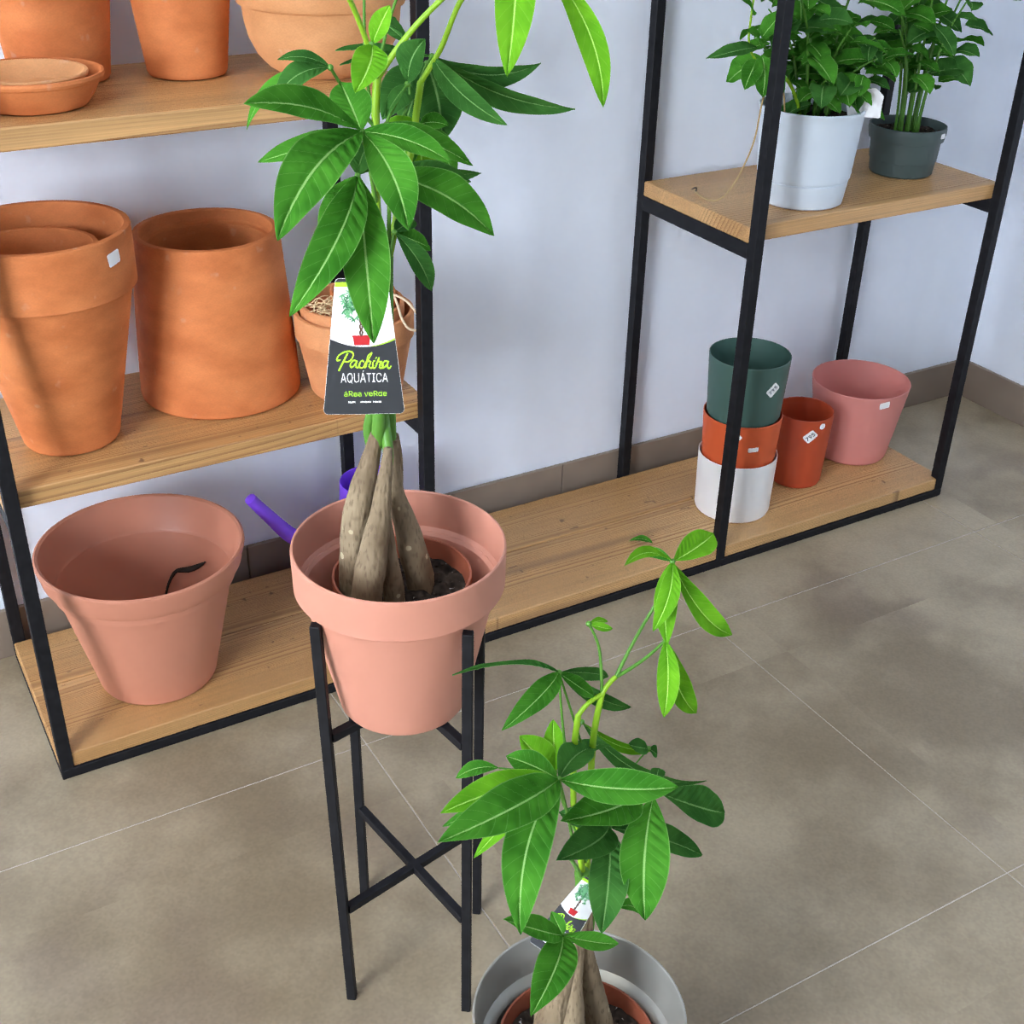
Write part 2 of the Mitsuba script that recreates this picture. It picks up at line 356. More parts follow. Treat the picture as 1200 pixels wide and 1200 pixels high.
for a, b in ((YF-PW/2+0.0035, 1.9640), (1.9668, YB1)):
    put(su, 'plank', boxm(PX[0]-PW/2, PX[3]+PW/2, a, b, RH + 0.0003, BTOP, 0.002), 'wood', smooth=False, label='pine plank of the bottom shelf')
for xa, xb, zt in ((PX[0], PX[1], 0.55), (PX[0], PX[1], 1.08), (PX[2], PX[3], 0.76), (PX[2], PX[3], 1.50)):
    put(su, 'shelf_board', boxm(xa-PW/2, xb+PW/2, YB0, YB1, zt-0.031, zt, 0.002), 'wood', smooth=False, label='pine shelf board')
    for x in (xa, xb):
        put(su, 'shelf_bar', boxm(x-PW/2, x+PW/2, YF+PW/2, YR-PW/2, zt-0.062, zt-0.0315, 0.0012), 'black_steel', smooth=False)

# ------------------------------------------------------------------ pots
def band_pot(rb, rt, h, bh, bo, t, foot=0.004):
    """Outer and inner profile of a tapered pot with a rim band of height bh that stands out by bo."""
    zb = h - bh
    rbody = rt - bo - 0.001
    r = lambda z: rb + (rbody - rb)*z/zb
    o = [(0, 0), (rb-foot, 0), (rb-foot*0.3, foot*0.3), (r(foot*1.2), foot*1.2), (r(zb*0.5), zb*0.5), (rbody, zb-0.001), (rbody+0.0003, zb),
         (rt-0.002, zb+0.0005), (rt-0.0008, zb+0.002), (rt-0.0004, zb+bh*0.5), (rt, h-0.004), (rt-0.0006, h-0.001), (rt-0.002, h),
         (rt-t+0.001, h), (rt-t, h-0.0015), (rt-t-0.001, zb+0.004), (rbody-t, zb-0.004), (rb-t, t*1.5), (rb-t-0.004, t), (0, t)]
    return o
def plain_pot(rb, rt, h, t, rnd_=0.006):
    r = lambda z: rb + (rt-rb)*z/h
    return [(0, 0), (rb-rnd_, 0), (rb-rnd_*0.3, rnd_*0.25), (r(rnd_), rnd_), (r(h*0.5), h*0.5), (rt-0.0003, h-0.0015), (rt-0.001, h), (rt-t+0.0006, h), (rt-t, h-0.001), (r(h*0.5)-t, h*0.5), (rb-t, t*2), (rb-t-0.004, t), (0, t)]
def sticker(pot, ax, rfun, phi, z, w, h, rot, text=None, mat='paper_white', round_=0.15):
    """A small label wrapped on a round pot, with its print."""
    def wrap(m, lift):
        v = m.vertices.copy()
        c, s = math.cos(math.radians(rot)), math.sin(math.radians(rot))
        a, b = v[:, 0]*c - v[:, 1]*s, v[:, 0]*s + v[:, 1]*c
        zz = z + b
        r = np.array([rfun(q) for q in zz]) + v[:, 2] + lift
        ph = math.radians(phi) + a/rfun(z)
        return trimesh.Trimesh(np.stack([ax[0] + r*np.cos(ph), ax[1] + r*np.sin(ph), zz], -1), m.faces, process=False)
    g = Polygon([(-w/2, -h/2), (w/2, -h/2), (w/2, h/2), (-w/2, h/2)]).buffer(-round_*h).buffer(round_*h, quad_segs=4)
    m = trimesh.creation.extrude_polygon(g, 0.0004, engine='earcut').subdivide().subdivide()
    k = put(pot, 'price_sticker', wrap(m, 0.0002), mat, smooth=False, label='small white price sticker')
    if text:
        tm = meshkit.text_mesh(text, h*0.42, 0.0002, True)
        tm.apply_translation(-(tm.bounds[0]+tm.bounds[1])/2)
        put(k, 'print', wrap(tm, 0.00075), 'print_ink', smooth=False)

# pink planter on its stand
SX, SY = 0.5225, 1.1405
pot1 = whole('planter', lathe(band_pot(0.0785, 0.1268, 0.2300, 0.054, 0.0095, 0.0042), SX, SY, 0.4865), 'pink_plastic', 'blush pink round planter with a wide rim held by the black metal stand', 'planter', smooth=25)
np1 = whole('nursery_pot', lathe([(0, 0), (0.062, 0), (0.063, 0.002), (0.080, 0.150), (0.0835, 0.152), (0.0845, 0.160), (0.0835, 0.166), (0.081, 0.166), (0.0795, 0.158), (0.0612, 0.004), (0, 0.004)], SX+0.006, SY+0.006, 0.502, 72),
            'nursery_plastic', 'reddish brown nursery pot sunk inside the blush pink planter', 'nursery pot', smooth=25)
def soil_mesh(cx, cy, z, r, seed):
    V, F = [], []
    nr, nt = 18, 60
    V.append((cx, cy, z))
    for i in range(1, nr+1):
        for j in range(nt):
            a = 2*math.pi*j/nt; rr = r*i/nr
            V.append((cx+rr*math.cos(a), cy+rr*math.sin(a), z))
    V = np.array(V)
    V[:, 2] += (meshkit.fbm(np.c_[V[:, :2]*70, np.full(len(V), seed)], 4) - 0.5)*0.022
    for j in range(nt):
        F.append((0, 1+j, 1+(j+1) % nt))
    for i in range(nr-1):
        for j in range(nt):
            a, b = 1+i*nt+j, 1+i*nt+(j+1) % nt
            F += [(a, a+nt, b+nt), (a, b+nt, b)]
    m = [trimesh.Trimesh(V, F, process=False)]
    for q in range(70):
        a, rr = rng.uniform(0, 6.28), r*0.95*math.sqrt(rng.random())
        s = trimesh.creation.icosphere(1, rng.uniform(0.0012, 0.0034)); s.apply_scale((1, rng.uniform(.6, 1), .7)); s.apply_translation((cx+rr*math.cos(a), cy+rr*math.sin(a), z+0.002+rng.uniform(-.002, .003)))
        m.append(s)
    return cat_(m)
put(np1, 'soil', soil_mesh(SX+0.006, SY+0.006, 0.643, 0.0775, 1), 'soil', smooth=40, label='dark crumbly potting soil')

# the stand
st = thing('plant_stand', 'tall black metal plant stand with four square legs holding the pink planter', 'plant stand')
LEG = {'a': (0.419, 1.118), 'b': (0.551, 1.0225), 'c': (0.514, 1.2860), 'd': (0.647, 1.1680)}
TOPS = {'a': (0.4045, 1.118), 'b': (0.551, 1.0215), 'c': (0.512, 1.289), 'd': (0.650, 1.171)}
LW = 0.0125
ang = math.degrees(math.atan2(LEG['b'][1]-LEG['a'][1], LEG['b'][0]-LEG['a'][0]))
for q in 'abcd':
    put(st, 'leg', bar((*LEG[q], 0.0), (*TOPS[q], 0.652), LW, up=(math.cos(math.radians(ang)), math.sin(math.radians(ang)), 0), ch=0.001), 'black_steel', smooth=False)
for zc, nm in ((0.176, 'lower_crossbar'), (0.479, 'upper_crossbar')):
    for qa, qb in (('a', 'd'), ('c', 'b')):
        f = zc/0.652
        A_ = np.array([*(np.array(LEG[qa])*(1-f)+np.array(TOPS[qa])*f), zc]); B_ = np.array([*(np.array(LEG[qb])*(1-f)+np.array(TOPS[qb])*f), zc])
        d = (B_-A_)/np.linalg.norm(B_-A_)
        put(st, nm, bar(A_+d*LW*0.5, B_-d*LW*0.5, LW*0.95), 'black_steel', smooth=False)

# grey metal planter on the floor
GX, GY = 0.5724, 0.7827
gp = whole('planter', lathe([(0, 0), (0.098, 0), (0.1, 0.002), (0.1125, 0.12), (0.1235, 0.243), (0.1250, 0.2455), (0.1255, 0.248), (0.1248, 0.2498), (0.1232, 0.2500), (0.1222, 0.2485), (0.1215, 0.243), (0.1165, 0.190), (0.1060, 0.183), (0.1040, 0.180), (0.098, 0.006), (0, 0.004)], GX, GY, 0.0),
           'grey_metal', 'light grey round planter with a pale rim on the floor in front', 'planter', smooth=25)
np2 = whole('nursery_pot', lathe([(0, 0), (0.070, 0), (0.072, 0.002), (0.0905, 0.172), (0.0945, 0.174), (0.0958, 0.182), (0.0950, 0.189), (0.0925, 0.189), (0.0908, 0.182), (0.0890, 0.170), (0.0870, 0.160), (0.069, 0.004), (0, 0.004)], GX, GY, 0.0065, 72),
            'nursery_plastic', 'reddish brown nursery pot sunk inside the light grey planter', 'nursery pot', smooth=25)
put(np2, 'soil', soil_mesh(GX, GY, 0.172, 0.0868, 2), 'soil', smooth=40, label='dark crumbly potting soil')

# left bay, bottom: big pink-brown pot
bp = whole('plastic_pot', lathe([(0, 0), (0.099, 0), (0.103, 0.002), (0.105, 0.006), (0.150, 0.205), (0.1512, 0.2085), (0.157, 0.210), (0.1585, 0.216), (0.159, 0.226), (0.165, 0.229), (0.171, 0.240), (0.1745, 0.258), (0.1785, 0.270), (0.1780, 0.2755), (0.1745, 0.2775), (0.1700, 0.2745), (0.163, 0.245), (0.1545, 0.214), (0.1500, 0.209), (0.101, 0.008), (0.097, 0.005), (0, 0.005)], 0.3835, 1.915, BTOP + 0.0006, 128),
           'blush_plastic', 'large empty pinkish brown pot with a flared rim on the bottom shelf', 'pot', smooth=28)
whole('dry_leaf', tubem([(0.4264, 2.0043, 0.0575), (0.4614, 2.0163, 0.1857), (0.481, 2.0003, 0.1929), (0.5073, 1.9705, 0.2193)], [0.0015, 0.0035, 0.0060, 0.0012], n=7), 'dark_dry', 'dark dry curled leaf lying inside the large pinkish brown pot', 'dry leaf')

# left bay, middle shelf
MZ = 0.5505
mp = whole('terracotta_pot', lathe(band_pot(0.074, 0.1355, 0.350, 0.092, 0.0075, 0.011, 0.006), 0.306, 1.925, MZ, 112, 0.004, 1), 'terracotta', 'tall rimmed terracotta pot with a smaller one inside, leftmost on the middle shelf', 'terracotta pot', smooth=28)
sticker(mp, (0.306, 1.925), lambda z: 0.1357, -52, 0.872, 0.026, 0.020, 8)
whole('terracotta_pot', lathe(band_pot(0.062, 0.100, 0.170, 0.045, 0.006, 0.009, 0.005), 0.292, 1.928, MZ+0.150, 96, 0.004, 2), 'terracotta', 'smaller terracotta pot nested inside the tall rimmed pot of the middle shelf', 'terracotta pot', smooth=28)
whole('terracotta_pot', lathe([(0, 0), (0.132, 0), (0.1365, 0.003), (0.1375, 0.010), (0.1300, 0.140), (0.1210, 0.268), (0.1190, 0.2825), (0.1172, 0.2860), (0.1090, 0.2865), (0.1072, 0.284), (0.1062, 0.270), (0.1035, 0.266), (0.0985, 0.264), (0.0972, 0.259), (0.122, 0.020), (0.116, 0.012), (0, 0.012)], 0.582, 1.997, MZ, 112, 0.004, 3), 'terracotta',
      'wide terracotta pot narrowing to its open top, in the middle of the middle shelf', 'terracotta pot', smooth=28)
SPX, SPY = 0.793, 1.888
sp = whole('terracotta_pot', lathe(band_pot(0.080, 0.1035, 0.148, 0.046, 0.004, 0.008, 0.005), SPX, SPY, MZ, 96, 0.005, 4), 'terracotta_pale', 'small pale terracotta pot at the right end of the middle shelf', 'terracotta pot', smooth=28)
sp2 = whole('terracotta_pot', lathe(band_pot(0.064, 0.0900, 0.140, 0.034, 0.004, 0.007, 0.005), SPX-0.002, SPY+0.001, MZ+0.0235, 96, 0.005, 5), 'terracotta_pale', 'terracotta pot nested in the small pale pot beside the steel post', 'terracotta pot', smooth=28)
whole('terracotta_pot', lathe(band_pot(0.040, 0.0560, 0.118, 0.030, 0.003, 0.006, 0.004), SPX+0.020, SPY+0.004, MZ+0.060, 80, 0.005, 6), 'terracotta', 'smallest dusty pot standing innermost in the small nested pots', 'terracotta pot', smooth=28)
whole('twine_loop', tubem([(0.826, 1.842, 0.722), (0.834, 1.835, 0.733), (0.844, 1.828, 0.728), (0.841, 1.800, 0.706), (0.850, 1.788, 0.686), (0.866, 1.786, 0.681), (0.874, 1.788, 0.690), (0.868, 1.795, 0.708), (0.856, 1.815, 0.727), (0.840, 1.832, 0.734), (0.830, 1.840, 0.726)], [0.0022]*11, n=8, sub=5), 'twine', 'loop of pale twine hanging over the rim of the small nested pots', 'twine', smooth=True)
ms = []
for q in range(46):
    a = rng.uniform(0, 6.28); c0 = np.array([0.733 + rng.uniform(-.020, .020), 1.862 + rng.uniform(-.016, .016), 0.707 + rng.uniform(0, .022)])
    dv = np.array([math.cos(a), math.sin(a), rng.uniform(-.3, .5)])*rng.uniform(.008, .017)
    ms.append(tubem([c0-dv, c0 + np.array([0, 0, rng.uniform(0, .008)]), c0+dv], [0.0009]*3, n=5, sub=3))
k = whole('straw_tuft', cat_(ms), 'straw', 'tuft of pale straw packed in the small nested pots', 'straw', smooth=True); labels[k]['kind'] = 'stuff'

# left bay, top shelf
TZ = 1.0805
whole('terracotta_pot', lathe(band_pot(0.072, 0.096, 0.200, 0.060, 0.006, 0.009, 0.005), 0.402, 2.055, TZ, 96, 0.004, 7), 'terracotta', 'rimmed terracotta pot behind the saucer on the top shelf', 'terracotta pot', smooth=28)
whole('terracotta_pot', lathe(plain_pot(0.0605, 0.0860, 0.215, 0.009, 0.008), 0.585, 2.012, TZ, 96, 0.004, 8), 'terracotta', 'plain tapered terracotta pot between the saucer and the bowl on the top shelf', 'terracotta pot', smooth=28)
whole('terracotta_bowl', lathe([(0, 0), (0.066, 0), (0.071, 0.003), (0.086, 0.012), (0.103, 0.030), (0.1150, 0.055), (0.1205, 0.080), (0.1225, 0.101), (0.1235, 0.1030), (0.1285, 0.1045), (0.1310, 0.110), (0.1312, 0.122), (0.1290, 0.1300), (0.1230, 0.1315), (0.1180, 0.128), (0.1130, 0.100), (0.106, 0.058), (0.094, 0.032), (0.066, 0.012), (0, 0.010)], 0.786, 1.943, TZ, 112, 0.004, 9), 'terracotta_light',
      'rounded pale terracotta bowl with a thick rim at the right end of the top shelf', 'bowl', smooth=28)
SA = (0.330, 1.9000)
whole('saucer', lathe([(0, 0), (0.068, 0), (0.073, 0.002), (0.084, 0.016), (0.0935, 0.035), (0.098, 0.0375), (0.1000, 0.0415), (0.0992, 0.0455), (0.0955, 0.0460), (0.0920, 0.042), (0.082, 0.022), (0.067, 0.009), (0, 0.008)], *SA, TZ, 96, 0.004, 10), 'terracotta', 'wide terracotta saucer at the front left of the top shelf', 'saucer', smooth=28)
whole('saucer', lathe([(0, 0), (0.056, 0), (0.060, 0.002), (0.076, 0.020), (0.0820, 0.0225), (0.0835, 0.026), (0.082, 0.0285), (0.078, 0.0285), (0.068, 0.017), (0.055, 0.007), (0, 0.006)], SA[0]-0.004, SA[1]+0.003, TZ+0.0175, 80, 0.006, 11), 'terracotta_light', 'small shallow terracotta saucer lying inside the wide saucer on the top shelf', 'saucer', smooth=28)

# bottom shelf behind the planter: purple watering can
WC = (0.873, 2.030)
wc = whole('watering_can', lathe([(0, 0), (0.070, 0), (0.075, 0.004), (0.0755, 0.012), (0.0700, 0.110), (0.0640, 0.190), (0.0630, 0.2180), (0.0620, 0.2200), (0.0608, 0.2180), (0.062, 0.190), (0.068, 0.110), (0.073, 0.012), (0, 0.006)], *WC, BTOP + 0.0006, 80), 'purple_plastic', 'purple watering can standing behind the pink planter on the bottom shelf', 'watering can', smooth=28)
ms = tubem([(0.822, 2.020, 0.125), (0.755, 1.998, 0.165), (0.683, 1.972, 0.2213), (0.635, 1.965, 0.285), (0.601, 1.960, 0.335)], [0.020, 0.0185, 0.0155, 0.0125, 0.0110], n=20, sub=8)
put(wc, 'spout', ms, 'purple_plastic', smooth=40)
put(wc, 'handle', tubem([(0.935, 2.055, 0.075), (0.975, 2.065, 0.085), (0.990, 2.070, 0.125), (0.975, 2.065, 0.165), (0.930, 2.053, 0.175)], [0.009]*5, n=14), 'purple_plastic', smooth=40)

# fallen leaflet on the bottom shelf
m, uv = leaf_mesh((1.412, 1.876, 0.0515), (1.453, 1.843, 0.0515), (0.1, -0.3, 0.9), 0.020, 0.14, 0.05)
whole('fallen_leaf', m, 'leaf_mid', 'single green leaflet fallen on the bare middle of the bottom shelf', 'leaf', smooth=True, uv=uv)

# right bay, bottom shelf
BZ = BTOP + 0.0002
CX, CY = 1.7118, 1.8964
cyl_label = {}
wp = whole('cylinder_pot', lathe(plain_pot(0.0848, 0.0887, 0.1435, 0.0028, 0.008), CX, CY, BZ, 96), 'white_ceramic', 'white cylinder pot on the bottom shelf, lowest of the stack of three', 'pot', smooth=28)
op = whole('cylinder_pot', lathe(plain_pot(0.0790, 0.0873, 0.1435, 0.0028, 0.008), CX, CY, BZ+0.099, 96), 'orange_plastic', 'bright orange cylinder pot between the white and the green pot of the stack', 'pot', smooth=28)
rf = lambda z: 0.0790 + 0.0083*(z-BZ-0.099)/0.1435
sticker(op, (CX, CY), rf, -109.5, 0.237, 0.0235, 0.0105, 3)
sticker(op, (CX, CY), rf, -140, 0.264, 0.0300, 0.0215, 45)
gpz = 0.2845
gr = whole('cylinder_pot', lathe(plain_pot(0.0800, 0.0885, 0.1450, 0.0028, 0.008), CX, CY, gpz, 96), 'green_plastic', 'dark green cylinder pot, topmost of the stack of three', 'pot', smooth=28)
sticker(gr, (CX, CY), lambda z: 0.0800 + 0.0085*(z-gpz)/0.145, -90.5, 0.377, 0.0300, 0.0215, 45, '795')
rd = whole('cylinder_pot', lathe(plain_pot(0.0590, 0.0680, 0.1830, 0.0028, 0.008), 1.9310, 1.9300, BZ, 96), 'red_plastic', 'brick red cylinder pot standing between the stacked pots and the pink pot', 'pot', smooth=28)
rf = lambda z: 0.0590 + 0.0090*(z-BZ)/0.183
sticker(rd, (1.9310, 1.9300), rf, -116, 0.193, 0.0300, 0.0225, 45, '795')
sticker(rd, (1.9310, 1.9300), rf, -93, 0.217, 0.015, 0.015, 0, None, 'paper_white', 0.45)
pk = whole('cylinder_pot', lathe(plain_pot(0.0870, 0.1175, 0.1950, 0.0032, 0.008), 2.149, 1.976, BZ, 96), 'salmon_plastic', 'wide salmon pink pot at the right end of the bottom shelf', 'pot', smooth=28)
sticker(pk, (2.149, 1.976), lambda z: 0.0870 + 0.0305*(z-BZ)/0.195, -104, 0.226, 0.026, 0.0170, 10)

# right bay, upper shelf: planted pots
RZ = 0.7605
hp = whole('shelf_planter', lathe([(0, 0), (0.080, 0), (0.084, 0.003), (0.0895, 0.044), (0.0897, 0.0465), (0.0880, 0.0480), (0.0882, 0.0505), (0.0912, 0.0515), (0.0925, 0.054), (0.1020, 0.176), (0.1040, 0.1810), (0.1043, 0.1860), (0.1030, 0.1880), (0.1000, 0.1880), (0.0990, 0.185), (0.0975, 0.170), (0.083, 0.010), (0, 0.006)], 1.7785, 1.8830, RZ, 96), 'pale_plastic',
           'pale blue grey planter with a grooved foot on the upper right shelf', 'planter', smooth=28)
put(hp, 'soil', soil_mesh(1.7785, 1.883, RZ+0.165, 0.0970, 3), 'soil', smooth=40)
dp = whole('shelf_planter', lathe([(0, 0), (0.064, 0), (0.067, 0.003), (0.0700, 0.030), (0.0715, 0.031), (0.0740, 0.072), (0.0790, 0.0735), (0.0820, 0.090), (0.0815, 0.1020), (0.0790, 0.1030), (0.0770, 0.100), (0.0730, 0.075), (0.063, 0.008), (0, 0.006)], 2.120, 1.945, RZ, 96), 'dark_plastic',
           'small dark green planter beside the steel post on the upper right shelf', 'planter', smooth=28)
put(dp, 'soil', soil_mesh(2.120, 1.945, RZ+0.085, 0.0735, 4), 'soil', smooth=40)
sticker(dp, (2.120, 1.945), lambda z: 0.0822, -72, RZ+0.090, 0.018, 0.010, 0)
# a paper label tucked in at the rim of the pale planter
u = np.linspace(-1, 1, 13); ring = []
g = Polygon([(-0.026, -0.010), (0.026, -0.014), (0.030, 0.020), (0.012, 0.034), (-0.018, 0.030), (-0.030, 0.012)]).buffer(0.004)
m = trimesh.creation.extrude_polygon(g, 0.0012, engine='earcut').subdivide().subdivide()
v = m.vertices.copy()
bx = v[:, 2] + 0.010*np.sin(v[:, 0]*70) + 6.0*v[:, 1]**2
e1, e2, e3 = np.array([0.93, -0.36, 0.0]), np.array([0.05, 0.16, 0.98]), np.array([-0.36, -0.93, 0.15])
m = trimesh.Trimesh(np.array([1.835, 1.8015, 0.952]) + v[:, :1]*e1 + v[:, 1:2]*e2 + bx[:, None]*e3, m.faces, process=False)
whole('paper_label', m, 'paper_white', 'crumpled white paper label tucked over the rim of the pale blue grey planter', 'label', smooth=40)

# a bushy leaf plant: leaves share four meshes
def small_leaf(kind):
    W = [0.60, 0.50, 0.72, 0.28][kind]
    return leaf_mesh((0, 0, 0), (1, 0, 0), (0, 0, 1), W, 0.10, 0.03*(kind-1), nu=14, nv=6, fold=0.25, veins=6, wave=1.0)
SMALL = [small_leaf(q) for q in range(4)]
SHARED = {}
def place_leaf(parent, base, d, up, L, kind, mat):
    d = np.array(d, float); d /= np.linalg.norm(d)
    up = np.array(up, float); up = up - d*(up @ d); up /= np.linalg.norm(up)
    M = np.eye(4); M[:3, 0], M[:3, 1], M[:3, 2], M[:3, 3] = d*L, np.cross(up, d)*L, up*L, base
    if (kind, mat) not in SHARED:
        SHARED[kind, mat] = mikit.ply(SMALL[kind][0], mat, smooth=True, uv=SMALL[kind][1])
    scene[key_of(parent + '__leaf')] = {**SHARED[kind, mat], 'to_world': T(M.tolist())}
def bush(parent, c, z0, stems, mats, Lr, kinds=(0, 1, 2)):
    n = 0
    for (dx, dy, hz, nl) in stems:
        b0 = np.array([c[0] + dx*0.25, c[1] + dy*0.25, z0]); tip = np.array([c[0] + dx, c[1] + dy, z0 + hz])
        mid = (b0*0.45 + tip*0.55) + np.array([-dx*0.15, -dy*0.15, hz*0.10])
        put(parent, 'stem', tubem([b0, mid, tip], [0.0030, 0.0025, 0.0015], n=7, sub=5), 'green_stem', smooth=True)
        for q in range(nl):
            f = 0.30 + 0.70*(q + rng.random()*0.6)/nl
            p = b0*(1-f)**2 + 2*mid*f*(1-f) + tip*f*f
            az = q*2.4 + rng.uniform(-.5, .5); el = rng.uniform(-0.45, 0.55)
            d = np.array([math.cos(az)*math.cos(el), math.sin(az)*math.cos(el), math.sin(el)])
            if p[1] + d[1]*0.09 > 2.13: d[1] = -abs(d[1])*0.6
            pet = p + d*rng.uniform(0.008, 0.030)
            L = rng.uniform(*Lr)
            place_leaf(parent, pet, d + np.array([0, 0, -0.35]), (rng.uniform(-.3, .3) - 0.25, rng.uniform(-.3, .3) - 0.35, 1), L, rng.choice(kinds), rng.choice(mats))
bs = thing('leafy_plant', 'dense bushy green plant growing in the pale blue grey planter', 'plant')
stems = []
for q in range(15):
    a = q*2.39996; rr = 0.03 + 0.125*math.sqrt((q+0.5)/15)
    stems.append((rr*math.cos(a), 0.70*rr*math.sin(a) - 0.01, rng.uniform(0.10, 0.34) - 0.5*rr + 0.03, rng.randint(8, 11)))
bush(bs, (1.7785, 1.883), RZ+0.160, stems, ['leaf_dark', 'leaf_mid', 'leaf_mid', 'leaf_mid'], (0.052, 0.090))
# the shoot that reaches out past the steel post, with its long leaf
put(bs, 'stem', tubem([(1.74, 1.87, RZ+0.165), (1.66, 1.855, RZ+0.262), (1.60, 1.85, 1.045), (1.57, 1.85, 1.09), (1.575, 1.85, 1.20)], [0.0035, 0.003, 0.0025, 0.0022, 0.002], n=7, sub=5), 'lime_stem', smooth=True)
for base, d, L, kd in (((1.590, 1.848, 1.075), (-0.98, 0, -0.10), 0.115, 3), ((1.598, 1.848, 1.055), (-0.55, -0.2, -0.75), 0.065, 0), ((1.605, 1.848, 1.06), (-0.1, -0.3, -0.9), 0.075, 2), ((1.60, 1.848, 1.075), (-0.7, -0.2, 0.45), 0.060, 0),
                       ((1.575, 1.85, 1.13), (-0.6, -0.2, 0.4), 0.06, 1), ((1.61, 1.848, 1.05), (0.4, -0.4, -0.7), 0.07, 1), ((1.60, 1.85, 1.09), (0.3, -0.3, 0.6), 0.06, 0)):
    place_leaf(bs, np.array(base), d, (-0.2, -0.55, 0.8), L, kd, 'leaf_dark' if kd == 3 else 'leaf_mid')
b2 = thing('leafy_plant', 'loose green plant growing in the small dark green planter', 'plant')
stems = []
for q in range(11):
    a = q*2.39996 + 1; rr = 0.03 + 0.105*math.sqrt((q+0.5)/11)
    stems.append((rr*math.cos(a) - 0.03, 0.65*rr*math.sin(a) - 0.01, rng.uniform(0.17, 0.40), rng.randint(5, 8)))
bush(b2, (2.120, 1.945), RZ+0.080, stems, ['leaf_dark', 'leaf_mid', 'leaf_mid'], (0.055, 0.10))
dt = whole('dry_tendril', tubem([(1.700, 1.872, 0.930), (1.655, 1.862, 1.010), (1.630, 1.858, 0.985), (1.617, 1.855, 0.908), (1.600, 1.868, 0.835), (1.590, 1.892, 0.790), (1.590, 1.925, 0.770), (1.600, 1.975, 0.7630), (1.610, 2.010, 0.7630)], [0.0016]*9, n=7, sub=6), 'dry_stem', 'thin dry brown tendril hanging from the bushy plant down to the shelf', 'dry stem', smooth=True)
put(dt, 'hook', tubem([(1.610, 2.010, 0.763), (1.616, 2.016, 0.769), (1.611, 2.024, 0.7645)], [0.0016, 0.0014, 0.001], n=6, sub=5), 'dark_dry', smooth=True)

